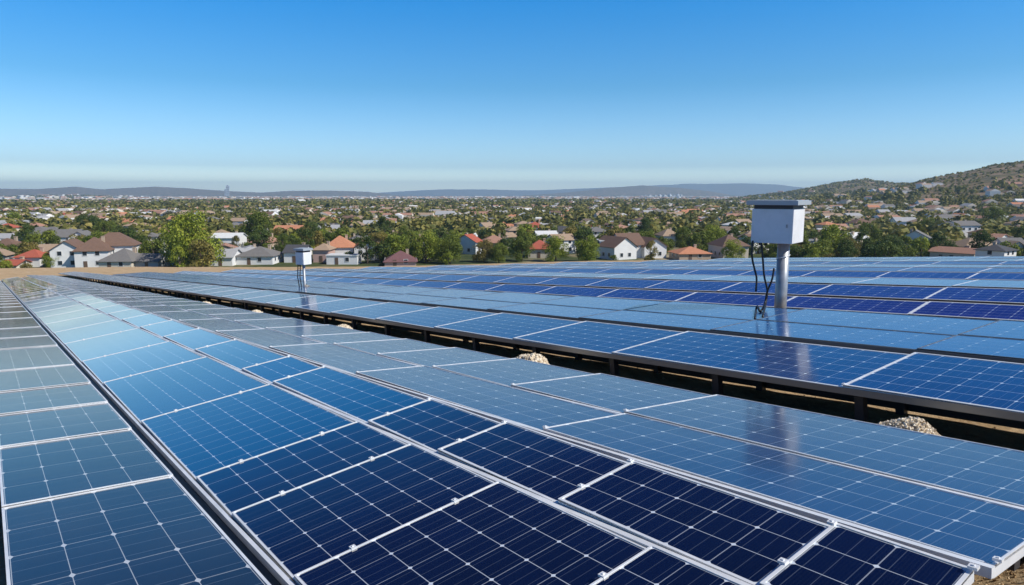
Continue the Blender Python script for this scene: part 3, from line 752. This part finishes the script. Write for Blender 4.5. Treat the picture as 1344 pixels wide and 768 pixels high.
fh(80, 327, 52, 12, 14, 5.0, 'gable', 2.6, 'white', 'grey', 'long white two-storey house with weathered grey roof behind the red roof', [(10, -6, 90, 10, 7, 5.0, 'gable', 2.2, 'grey'), (-9, -5, 90, 9, 7, 4.4, 'gable', 2.0, 'grey')], 'the long white house')
fh(10, 325, 30, 9, 3, 4.0, 'gable', 1.6, 'white', 'pale grey', 'white house with pale flat-looking roof at the left edge', ())
fh(20, 305, 34, 10, 8, 4.5, 'gable', 2.2, 'white', 'pale grey', 'pale roofed white house high at the left edge above the others', ())
fh(88, 291, 24, 11, 5, 4.5, 'hip', 2.4, 'white', 'red', 'red-roofed white house standing alone among dark trees at upper left', (), 'the lone red roof')
fh(165, 288, 26, 12, -8, 5.5, 'flat', 0, 'white', 'white', 'white flat-roofed block above the dark tree at upper left', (), 'the white flat block')
fh(172, 303, 22, 10, -8, 4.5, 'hip', 2.6, 'white', 'orange', 'orange-roofed white house behind the dark spreading tree', ())
fh(297, 347, 30, 10, 4, 2.6, 'gable', 2, 'white', 'pale grey', 'low white building right behind the big bright tree', ())
fh(342, 345, 46, 12, 3, 2.6, 'hip', 2.4, 'white', 'grey', 'low white house with wide grey roof left of the small box pole', (), 'the wide grey roof')
fh(302, 325, 34, 11, 6, 4.2, 'gable', 1.6, 'white', 'white', 'white house with bright roof to the right of the big bright tree', ())
fh(350, 331, 24, 10, -6, 4, 'hip', 2.4, 'tan', 'terracotta', 'brick house with brownish red roof behind the wide grey roof', ())
fh(381, 312, 34, 10, 4, 4, 'gable', 2, 'white', 'orange', 'long orange-roofed house above and left of the small box pole', ())
fh(392, 343, 26, 9, 0, 3.2, 'gable', 2, 'white', 'dark', 'white walled house hidden behind the small box', ())
fh(447, 339, 36, 12, 10, 4.2, 'hip', 3.2, 'white', 'orange', 'large vivid orange tiled house right of the small box pole', [(9, -3, 90, 12, 8, 4.2, 'gable', 2.4, 'orange')], 'the vivid orange tiled house')
fh(452, 346, 40, 6, 0, 2.6, 'flat', 0, 'white', 'white', 'low white wall-like annex in front of the vivid orange house', ())
fh(426, 343, 20, 8, 0, 4.0, 'hip', 1.6, 'pink', 'tan', 'pinkish house just right of the small box', ())
fh(526, 348, 40, 10, 8, 1.6, 'hip', 2.6, 'pink', 'mauve', 'low house with dark mauve roof at the rim of the field', (), 'the dark mauve roof')
fh(432, 313, 26, 10, 10, 4.5, 'gable', 2, 'white', 'pale grey', 'white and pale blue house above the vivid orange tiled house', ())
fh(615, 333, 16, 9, 60, 4.5, 'gable', 2.4, 'white', 'red', 'narrow white gable house with red roof right of the bushy trees', ())
fh(648, 329, 36, 11, 3, 3.4, 'hip', 2.4, 'tan', 'terracotta', 'wide terracotta-roofed house in the middle of the near houses', (), 'the wide terracotta roof')
fh(640, 311, 20, 9, 35, 5, 'gable', 2.2, 'white', 'tan', 'white gabled house behind the wide terracotta roof', ())
fh(680, 312, 24, 9, 0, 4.4, 'hip', 1.8, 'cream', 'dark', 'cream house with dark low roof behind the centre trees', ())
fh(702, 311, 28, 10, 5, 5.0, 'hip', 2.4, 'white', 'red', 'two-storey house with long red roof right of centre', (), 'the long red roof')
fh(708, 337, 28, 12, -4, 3.2, 'hip', 2.4, 'cream', 'red', 'bright red roofed house close to the rim between two bushy trees', (), 'the bright red rim house')
fh(716, 322, 26, 9, 8, 4.4, 'gable', 1.6, 'white', 'white', 'white-roofed house right above the bright red rim house', ())
fh(750, 320, 32, 11, -6, 5.5, 'gable', 2, 'blue-grey', 'dark', 'dark blue-grey two-storey house in the middle of town', (), 'the dark blue-grey house')
fh(782, 318, 28, 10, 8, 5, 'hip', 1.8, 'white', 'grey', 'white house with grey roof between dark blue-grey house and white gables', ())
fh(822, 337, 30, 12, 14, 4.6, 'gable', 3.4, 'white', 'brown', 'bright white house with twin front gables near the rim', [(-6, -4, 104, 12, 9, 4.2, 'gable', 3.0, 'brown'), (7, -3, 90, 10, 8, 4.0, 'gable', 2.6, 'brown')], 'the twin white gables')
fh(790, 337, 10, 8, 0, 5.5, 'flat', 0, 'white', 'white', 'small square white block left of the twin white gables', ())
fh(876, 323, 24, 10, 8, 4.6, 'hip', 2.4, 'white', 'tan', 'tan-roofed white house right of the twin white gables', ())
fh(905, 340, 42, 10, 6, 2.2, 'hip', 1.8, 'terracotta' if False else 'tan', 'orange', 'low long orange-roofed house left of the large box', (), 'the low long orange roof')
fh(955, 338, 34, 12, 8, 4.4, 'hip', 3.2, 'cream', 'brown', 'brown-roofed house directly left of the large white box', (), 'the brown roof beside the large box')
fh(985, 327, 26, 10, -6, 4.6, 'hip', 2.6, 'cream', 'tan', 'tan hip-roofed house half behind the large white box', ())
fh(1200, 333, 24, 10, 55, 5.6, 'gable', 2.8, 'white', 'grey', 'tall white gabled house between the dark ball-shaped tree and the brown hip roof', (), 'the tall white gable')
fh(1236, 333, 30, 9, 3, 3.4, 'hip', 2.4, 'pink', 'brown', 'brown hip roof house just right of the tall white gable', ())
fh(1275, 336, 44, 10, 2, 3.6, 'hip', 2.8, 'white', 'tan', 'wide tan-roofed white house at the rim on the right', [(9, -5, 90, 8, 7, 3.4, 'gable', 2.2, 'tan')], 'the wide tan roof')
fh(1262, 311, 30, 10, 6, 6.0, 'gable', 2.0, 'white', 'grey', 'two-storey white house with grey roof above the wide tan roof', (), 'the two-storey white house')
fh(1240, 312, 18, 9, 40, 5.6, 'gable', 2.2, 'white', 'dark', 'white gable house joined to the left of the two-storey white house', ())
fh(1322, 337, 26, 10, -8, 4.0, 'gable', 2.4, 'white', 'grey', 'grey-roofed white house in the lower right corner of town', ())
fh(1333, 316, 26, 10, 5, 4.4, 'hip', 2.6, 'tan', 'brown', 'brown-roofed house at the right edge of the photo', ())
fh(1128, 304, 26, 10, 5, 5, 'hip', 2.4, 'white', 'brown', 'brown-roofed house behind the trees right of the large box', ())
fh(1185, 300, 26, 10, -5, 4.6, 'gable', 2.4, 'white', 'pale grey', 'pale-roofed house above the tall white gable', ())

# featured trees: px, y of base, crown radius px, kind, leaves, label
FT = []
def ft_(px, py, rpx, kind, m, label, short=None, big=False):
    x, y = ground_at(px, py); r = rpx * y / F_PX
    tree(x, y, r, kind, m, label, 'trees among the near houses', len(FT) + 1, big)
    FT.append((px, py - rpx, x, y, r * 1.05, short or label))
ft_(252, 352, 42, 'round', 'leaf_bright', 'largest bright yellow-green round tree at the end of the dirt edge', 'the largest bright tree', True)
ft_(168, 337, 27, 'broad', 'leaf_dark', 'dark spreading tree above the broad grey hip roof', 'the dark spreading tree', True)
ft_(140, 316, 18, 'broad', 'leaf_mid', 'mid green tree above and left of the dark spreading tree', None, True)
ft_(118, 310, 20, 'broad', 'leaf_dark', 'dark leafy tree right behind the long white house', None, True)
ft_(38, 331, 14, 'tall', 'leaf_dark', 'dark green tree rising above the vivid red roof', None, True)
ft_(70, 352, 13, 'round', 'leaf_bright', 'light green bush between the vivid red roof and big brown-roofed house', None, True)
ft_(8, 356, 10, 'broad', 'leaf_bright', 'light green bush in the lower left corner of town')
ft_(35, 356, 8, 'broad', 'leaf_olive', 'olive bush below the vivid red roof')
ft_(92, 344, 11, 'round', 'leaf_mid', 'green bush before the gable of the big brown-roofed house')
ft_(340, 321, 24, 'round', 'leaf_mid', 'large green tree between bright tree and small box pole', 'the large green tree', True)
ft_(372, 340, 12, 'tall', 'leaf_mid', 'slender green tree just left of the small box pole', None, True)
ft_(412, 321, 17, 'round', 'leaf_dark', 'dark round tree up and right of the small box', None, True)
ft_(424, 328, 15, 'round', 'leaf_bright', 'yellow-green round tree left of the vivid orange tiled house', None, True)
ft_(500, 341, 21, 'round', 'leaf_olive', 'olive brown-green tree right of the vivid orange tiled house', 'the olive tree', True)
ft_(505, 322, 14, 'tall', 'leaf_dark', 'dark tree behind the olive tree')
ft_(458, 346, 9, 'round', 'leaf_dark', 'small dark tree in front of the vivid orange tiled house')
ft_(560, 345, 24, 'round', 'leaf_bright', 'yellow-green bushy tree above the rim left of centre', 'the yellow-green bushy tree', True)
ft_(590, 346, 21, 'round', 'leaf_mid', 'darker green bushy tree touching the yellow-green bushy one', None, True)
ft_(635, 344, 17, 'round', 'leaf_olive', 'olive green tree at the rim near the centre', None, True)
ft_(655, 345, 15, 'round', 'leaf_mid', 'mid green tree at the rim before the wide terracotta roof', None, True)
ft_(685, 343, 18, 'round', 'leaf_mid', 'green round tree left of the bright red rim house', None, True)
ft_(729, 343, 19, 'round', 'leaf_bright', 'light green round tree right of the bright red rim house', 'the light green rim tree', True)
ft_(770, 344, 20, 'round', 'leaf_bright', 'round leafy green tree in front of the dark blue-grey house', 'the round leafy tree', True)
ft_(845, 322, 13, 'tall', 'leaf_dark', 'tall dark tree behind the twin white gables', None, True)
ft_(868, 335, 9, 'tall', 'leaf_mid', 'slim tree right of the twin white gables', None)
ft_(895, 330, 12, 'tall', 'leaf_mid', 'tall green tree above the low long orange roof', None, True)
ft_(935, 329, 19, 'round', 'leaf_bright', 'bright green tree left of the large white box', None, True)
ft_(962, 344, 17, 'round', 'leaf_bright', 'yellow-green tree before the brown roof beside the large box', None, True)
ft_(1010, 342, 12, 'round', 'leaf_mid', 'green tree seen under the large white box', None, True)
ft_(1045, 345, 16, 'broad', 'leaf_olive', 'olive shrub-like tree just right of the thick pole', None, True)
ft_(1078, 344, 17, 'round', 'leaf_mid', 'green shrub-like tree between the thick pole and the leaning yellow-green tree', None, True)
ft_(1092, 340, 26, 'round', 'leaf_bright', 'large yellow-green tree right of the large white box', 'the large yellow-green tree', True)
ft_(1112, 344, 18, 'round', 'leaf_olive', 'olive tree on the right flank of the large yellow-green tree', None, True)
ft_(1138, 324, 18, 'round', 'leaf_mid', 'mid green tree behind the dark ball-shaped tree', None, True)
ft_(1163, 343, 24, 'broad', 'leaf_dark', 'dark ball-shaped tree left of the tall white gable', 'the dark ball-shaped tree', True)
ft_(1215, 310, 14, 'round', 'leaf_mid', 'green tree above the tall white gable', None, True)
ft_(1300, 300, 17, 'round', 'leaf_mid', 'green tree right of the two-storey white house', None, True)
ft_(1338, 327, 17, 'round', 'leaf_dark', 'dark tree at the right edge of town', None, True)
ft_(1340, 345, 12, 'broad', 'leaf_olive', 'olive bush in the lower right corner of town', None)
ft_(20, 300, 12, 'round', 'leaf_bright', 'light green tree at the far left above the pale roofs', None)
ft_(235, 313, 17, 'round', 'leaf_mid', 'green tree behind the left side of the largest bright tree')
ft_(805, 345, 6, 'round', 'leaf_mid', 'garden bush left of the twin white gables')
ft_(850, 344, 6, 'broad', 'leaf_olive', 'garden bush right of the twin white gables')

# ---- the rest of the near town
LM = [(a, b, s) for a, b, _, _, _, s in FEAT + FT if s.startswith('the ')]
LM += [(400, 330, 'the small white box'), (1018, 290, 'the large white box')]
occ = [(x, y, r) for _, _, x, y, r, _ in FEAT] + [(x, y, r) for _, _, x, y, r, _ in FT]
def where(x, y):
    px, py = to_px((x, y, PLAIN + 3)); l = min(LM, key=lambda q: ((q[0] - px) * .6) ** 2 + ((q[1] - py) * 1.0) ** 2); dx, dy = px - l[0], l[1] - py
    q = math.hypot(dx, dy); far = 'just' if q < 22 else ('well' if q < 50 else 'far')
    v_ = 'above' if dy > 8 else ('below' if dy < -8 else ''); h_ = '' if (abs(dx) < 12 and v_) else ('right' if dx > 0 else 'left')
    w_ = {('above', ''): 'above', ('below', ''): 'below'}.get((v_, h_)) or ((v_ + '-' + h_ if v_ else h_) + ' of')
    return f"{far} {w_} {l[2]}"
def free(x, y, r, fac=1.0):
    for a, b, c in occ:
        if (a - x) ** 2 + (b - y) ** 2 < ((c + r) * fac) ** 2: return False
    return True
def district(x, y): return 25 * math.sin(x * .004 + 1) + 18 * math.cos(y * .005)
rr = random.Random(21)
cand = []
n_h = 0
HS = []
dR = 236.0
while n_h < 252:
    dR += .9
    for _ in range(2):
        az = R(rr.uniform(-39, 39)); x, y = dR * math.sin(az), dR * math.cos(az)
        if vnoise(x, y, 60, 2) < .30: continue
        if free(x, y, 7.0, .95 if dR < 300 else .85):
            HS.append((x, y)); occ.append((x, y, 7.5)); n_h += 1
R_H = dR
roofs = ['terracotta'] * 3 + ['orange'] * 1 + ['brown'] * 3 + ['tan'] * 6 + ['grey'] * 3 + ['pale grey'] * 4 + ['white'] + ['red'] * 1 + ['dark']
walls = ['white'] * 10 + ['cream'] * 4 + ['tan'] * 2 + ['grey', 'pink']
sizes = [('small', 7.5, 6, 2.8), ('wide', 11.5, 7.5, 2.9), ('two-storey', 8.5, 7.5, 5.0), ('long', 13, 6.5, 3.0)]
for x, y in HS:
    s = rr.choice(sizes); rf, wl = rr.choice(roofs), rr.choice(walls); kd = rr.choice(['hip', 'gable', 'hip', 'gable', 'flat' if rf in ('white', 'pale grey') else 'hip'])
    rh = rr.choice([1.4, 1.8]) if kd != 'flat' else 0
    lab = f"{s[0]} {wl} house, {rf} {kd} roof, {where(x, y)}"
    if len(lab.split()) > 16: lab = ' '.join(lab.split()[1:])
    rot = district(x, y) + rr.choice([0, 90, 0, 90, 180, 270])
    wings = [(s[1] * .3, -s[2] * .5, 90, s[2] * .8, s[1] * .4, s[3], kd, rh * .8, rf)] if rr.random() < .45 else ()
    house(x, y, rot, s[1], s[2], s[3], kd, rh, wl, rf, lab, 'houses of the town plain', 1 if math.hypot(x, y) < 330 else 0, wings)
nt_ = 0; dR = 202.0; TS = []
while nt_ < 256:
    dR += .42
    for _ in range(3):
        az = R(rr.uniform(-39, 39)); x, y = dR * math.sin(az), dR * math.cos(az)
        rd = rr.uniform(2.2, 5.2); tpx = to_px((x, y, PLAIN))[0]
        if dR < 250 and any(abs(q[0] - tpx) < q[4] * .85 * F_PX / q[3] and q[3] > y - 2 for q in FEAT): continue
        if free(x, y, rd, .56):
            TS.append((x, y, rd)); occ.append((x, y, rd * .5)); nt_ += 1
R_T = dR
kn_ = {'leaf_mid': 'mid green', 'leaf_dark': 'dark green', 'leaf_bright': 'yellow-green', 'leaf_olive': 'olive'}
for i, (x, y, rd) in enumerate(TS):
    m_ = rr.choice(['leaf_mid', 'leaf_mid', 'leaf_dark', 'leaf_dark', 'leaf_bright', 'leaf_olive']); kd = rr.choice(['round', 'round', 'broad', 'tall'])
    if kd == 'tall': rd *= .7
    sz_ = 'small' if rd < 3 else ('large' if rd > 4.3 else 'medium')
    tree(x, y, rd, kd, m_, f"{sz_} {kd} {kn_[m_]} tree {where(x, y)}", 'trees of the town plain', i)

# ---- distant houses and trees: stuff
def scatter(rmin, rmax, count, seed, azl=40, power=1.0):
    r_ = np.random.default_rng(seed); q = r_.uniform(0, 1, count)
    r = (rmin ** power + q * (rmax ** power - rmin ** power)) ** (1 / power); az = np.radians(r_.uniform(-azl, azl, count))
    return r * np.sin(az), r * np.cos(az), r_
def keep_free(x, y, rad):
    O = np.array(occ); k = np.ones(len(x), bool); m_ = np.hypot(x, y) < 700
    for a, b, c in O: k &= ~(m_ & ((x - a) ** 2 + (y - b) ** 2 < (c + rad) ** 2 * .8))
    return k
def far_houses():
    X, Y, Rt, Sz = [], [], [], []
    for (a, b, c, sd_, sc_) in ((R_H, 1400, 2700, 31, 1.0), (1400, 3200, 3300, 32, 1.35), (3200, 7500, 3000, 33, 2.2)):
        x, y, r_ = scatter(a, b, c, sd_, power=1.7); k = keep_free(x, y, 6) & (vnoise(x, y, 140, 4) > .22)
        z = ground_z(x, y); k &= z < PLAIN + 60 + 25 * r_.random(len(x)) if a < 3000 else z < PLAIN + 45
        # fewer houses up the hill
        k &= ~((z > PLAIN + 10) & (r_.random(len(x)) < .8)) & ~(z > PLAIN + 34)
        x, y = x[k], y[k]; X.append(x); Y.append(y); Sz.append(np.full(len(x), sc_))
    X = np.concatenate(X); Y = np.concatenate(Y); Sz = np.concatenate(Sz); n_ = len(X); r_ = np.random.default_rng(5)
    rot = np.radians(25 * np.sin(X * .004 + 1) + 18 * np.cos(Y * .005) + r_.integers(0, 2, n_) * 90)
    hw = r_.uniform(4.5, 8.5, n_) * Sz; hd = r_.uniform(3.5, 5, n_) * Sz; h = r_.choice([3, 3.2, 5.4], n_) * Sz ** .6; rh = r_.uniform(1.4, 2.4, n_) * Sz ** .6
    Z = ground_z(X, Y)
    # 10 vertices: 4 base, 4 eave, 2 ridge
    cx = np.stack([-hw, hw, hw, -hw, -hw * 1.06, hw * 1.06, hw * 1.06, -hw * 1.06, -hw, hw], 1); z0 = np.zeros(n_)
    cy = np.stack([-hd, -hd, hd, hd, -hd * 1.1, -hd * 1.1, hd * 1.1, hd * 1.1, z0, z0], 1)
    cz = np.stack([z0 - 3, z0 - 3, z0 - 3, z0 - 3, h, h, h, h, h + rh, h + rh], 1)
    vx = X[:, None] + cx * np.cos(rot)[:, None] - cy * np.sin(rot)[:, None]; vy = Y[:, None] + cx * np.sin(rot)[:, None] + cy * np.cos(rot)[:, None]; vz = Z[:, None] + cz
    vv_ = np.stack([vx, vy, vz], -1).reshape(-1, 3); b0 = (np.arange(n_) * 10)[:, None, None]
    fq = np.array([[0, 1, 5, 4], [1, 2, 6, 5], [2, 3, 7, 6], [3, 0, 4, 7], [4, 5, 9, 8], [6, 7, 8, 9], [5, 6, 9, 9], [7, 4, 8, 8]])
    faces = (b0 + fq[None]).reshape(-1, 4)
    wi = r_.choice([0, 0, 0, 1, 1, 2], n_); ri = r_.choice([3, 3, 3, 4, 5, 5, 5, 5, 6, 6, 7, 8, 8, 0], n_)
    mi = np.stack([wi, wi, wi, wi, ri, ri, wi, wi], 1).ravel()
    tri = faces[:, 2] == faces[:, 3]
    b_v = vv_; me = bpy.data.meshes.new('distant_houses')
    lens = np.where(tri, 3, 4); loops = np.concatenate([f[:l] for f, l in zip(faces, lens)])
    me.vertices.add(len(b_v)); me.vertices.foreach_set('co', b_v.astype(np.float32).ravel())
    me.loops.add(len(loops)); me.loops.foreach_set('vertex_index', loops.astype(np.int32))
    me.polygons.add(len(faces)); me.polygons.foreach_set('loop_start', np.concatenate([[0], np.cumsum(lens)[:-1]]).astype(np.int32))
    for k in ('wwhite', 'wcream', 'wtan', 'rterracotta', 'rorange', 'rtan', 'rgrey', 'rbrown', 'rpale grey'): me.materials.append(M[k])
    me.polygons.foreach_set('material_index', mi.astype(np.int32)); me.update(calc_edges=True); me.shade_flat()
    tag(link('distant_houses', me), 'thousands of tiny pale and red-roofed houses spread to the horizon', 'houses', None, 'stuff')
far_houses()
def far_trees():
    chunks = []
    for (a, b, c, sd_, rad, nl, leaf) in ((R_T, 900, 5200, 41, 4.4, 46, .26), (900, 2200, 9500, 42, 5.6, 22, .40), (2200, 6000, 9000, 43, 6.5, 13, .6)):
        x, y, r_ = scatter(a, b, c, sd_, power=1.6); k = keep_free(x, y, 2) & (vnoise(x, y, 110, 8) + .25 * r_.random(len(x)) > .28)
        z = ground_z(x, y); k &= (z < PLAIN + 8 + 22 * r_.random(len(x)) ** 2) if a < 2000 else (z < 0)
        x, y, z = x[k], y[k], z[k]; n_ = len(x); rd = rad * r_.uniform(.55, 1.25, n_)
        dirs = r_.normal(size=(n_, nl, 3)); dirs[..., 2] = np.abs(dirs[..., 2]) * .9; dirs /= np.linalg.norm(dirs, axis=2)[..., None]
        pos = dirs * r_.uniform(.55, 1.05, (n_, nl, 1)) * rd[:, None, None]; pos[..., 2] = pos[..., 2] * (1.15 if b < 2300 else .6) + rd[:, None] * .45 * (1 if b < 2300 else .3)
        nr_ = dirs + r_.normal(size=dirs.shape) * .4; nr_ /= np.linalg.norm(nr_, axis=2)[..., None]
        A = np.cross(nr_, r_.normal(size=dirs.shape)); A /= np.linalg.norm(A, axis=2)[..., None]; C = np.cross(nr_, A)
        s_ = (leaf * rd)[:, None, None]; A = A * s_; C = C * s_; pos = pos + np.stack([x, y, z], -1)[:, None, :]
        chunks.append(np.stack([pos - A, pos - C, pos + A, pos + C], 2).reshape(-1, 3))
    vv_ = np.concatenate(chunks)
    tag(link('distant_trees', crown_mesh('distant_trees', vv_, M['leaf_far'])), 'dense far-off trees filling the town plain to the horizon', 'trees', None, 'stuff')
far_trees()
def hill_scrub():
    x, y, r_ = scatter(700, 3000, 42000, 51, 42, 1.5); z = ground_z(x, y); az = np.degrees(np.arctan2(x, y))
    k = (z > PLAIN + 14) & (az > 12) & (vnoise(x, y, 70, 6) + vnoise(x, y, 22, 3) * .6 > .56); x, y, z = x[k], y[k], z[k]; n_ = len(x); nl = 9
    rd = r_.uniform(.9, 3.0, n_) * (1 + (np.hypot(x, y) > 1700) * .8)
    dirs = r_.normal(size=(n_, nl, 3)); dirs[..., 2] = np.abs(dirs[..., 2]); dirs /= np.linalg.norm(dirs, axis=2)[..., None]
    pos = dirs * r_.uniform(.4, 1, (n_, nl, 1)) * rd[:, None, None]
    A = np.cross(dirs, r_.normal(size=dirs.shape)); A /= np.linalg.norm(A, axis=2)[..., None]; C = np.cross(dirs, A); s_ = (.6 * rd)[:, None, None]
    A = A * s_; C = C * s_; pos = pos + np.stack([x, y, z], -1)[:, None, :]
    vv_ = np.stack([pos - A, pos - C, pos + A, pos + C], 2).reshape(-1, 3)
    tag(link('hill_scrub', crown_mesh('hill_scrub', vv_, M['leaf_far'])), 'dark scrub dotting the brown hillside at the right', 'scrub', None, 'stuff')
hill_scrub()

# ---- far towers
def tower(px, pbase, ptop, wpx, r, m, label, group, step=False):
    d = ray(px, pbase); k = r / math.hypot(d[0], d[1]); x, y = d[0] * k, d[1] * k; z0 = float(ground_z(x, y)) - 5
    ztop = r * ray(px, ptop)[2] / math.hypot(*ray(px, ptop)[:2]); hw = wpx * r / F_PX / 2; b = MB()
    root = link('tower', None); root.location = (x, y, z0); root.rotation_euler = (0, 0, R(px % 40)); tag(root, label, 'tower', group)
    b.box(-hw, -hw, 0, hw, hw, ztop - z0); 
    bo = link('body', b.mesh('body', [m]), root); b = MB(); b.box(-hw * .5, -hw * .5, 0, hw * .5, hw * .5, hw * .6); link('roof_plant', b.mesh('roof_plant', [M['tower']]), root, None, (0, 0, ztop - z0 + .05))
    for k_ in range(5):
        b = MB(); zz = (ztop - z0) * (.15 + k_ * .17); b.box(-hw - .3, -hw - .3, zz, hw + .3, hw + .3, zz + (ztop - z0) * .035); link('window_band', b.mesh('window_band', [M['glass']]), root)
tower(299, 252, 244, 3.4, 6500, M['tower'], 'lone grey high-rise standing above the far left ridge', 'far high-rises')
tower(296, 256, 249, 2.2, 6450, M['tower'], 'shorter grey block leaning on the lone grey high-rise', 'far high-rises')
for i, (px, tp, wd_) in enumerate([(841, 258.5, 3), (847, 257, 3), (853, 256.6, 4), (860, 257.2, 4), (866, 256, 3.4), (872, 256.8, 4.5), (879, 255.8, 4), (885, 257, 3), (890, 255.2, 3.2), (894, 255.8, 2.4)]):
    tower(px, 262.5, tp, wd_, 5200 + 60 * (i % 3), M['tower_white'], f"white high-rise number {i + 1} from the left in the far white cluster", 'far white high-rises')
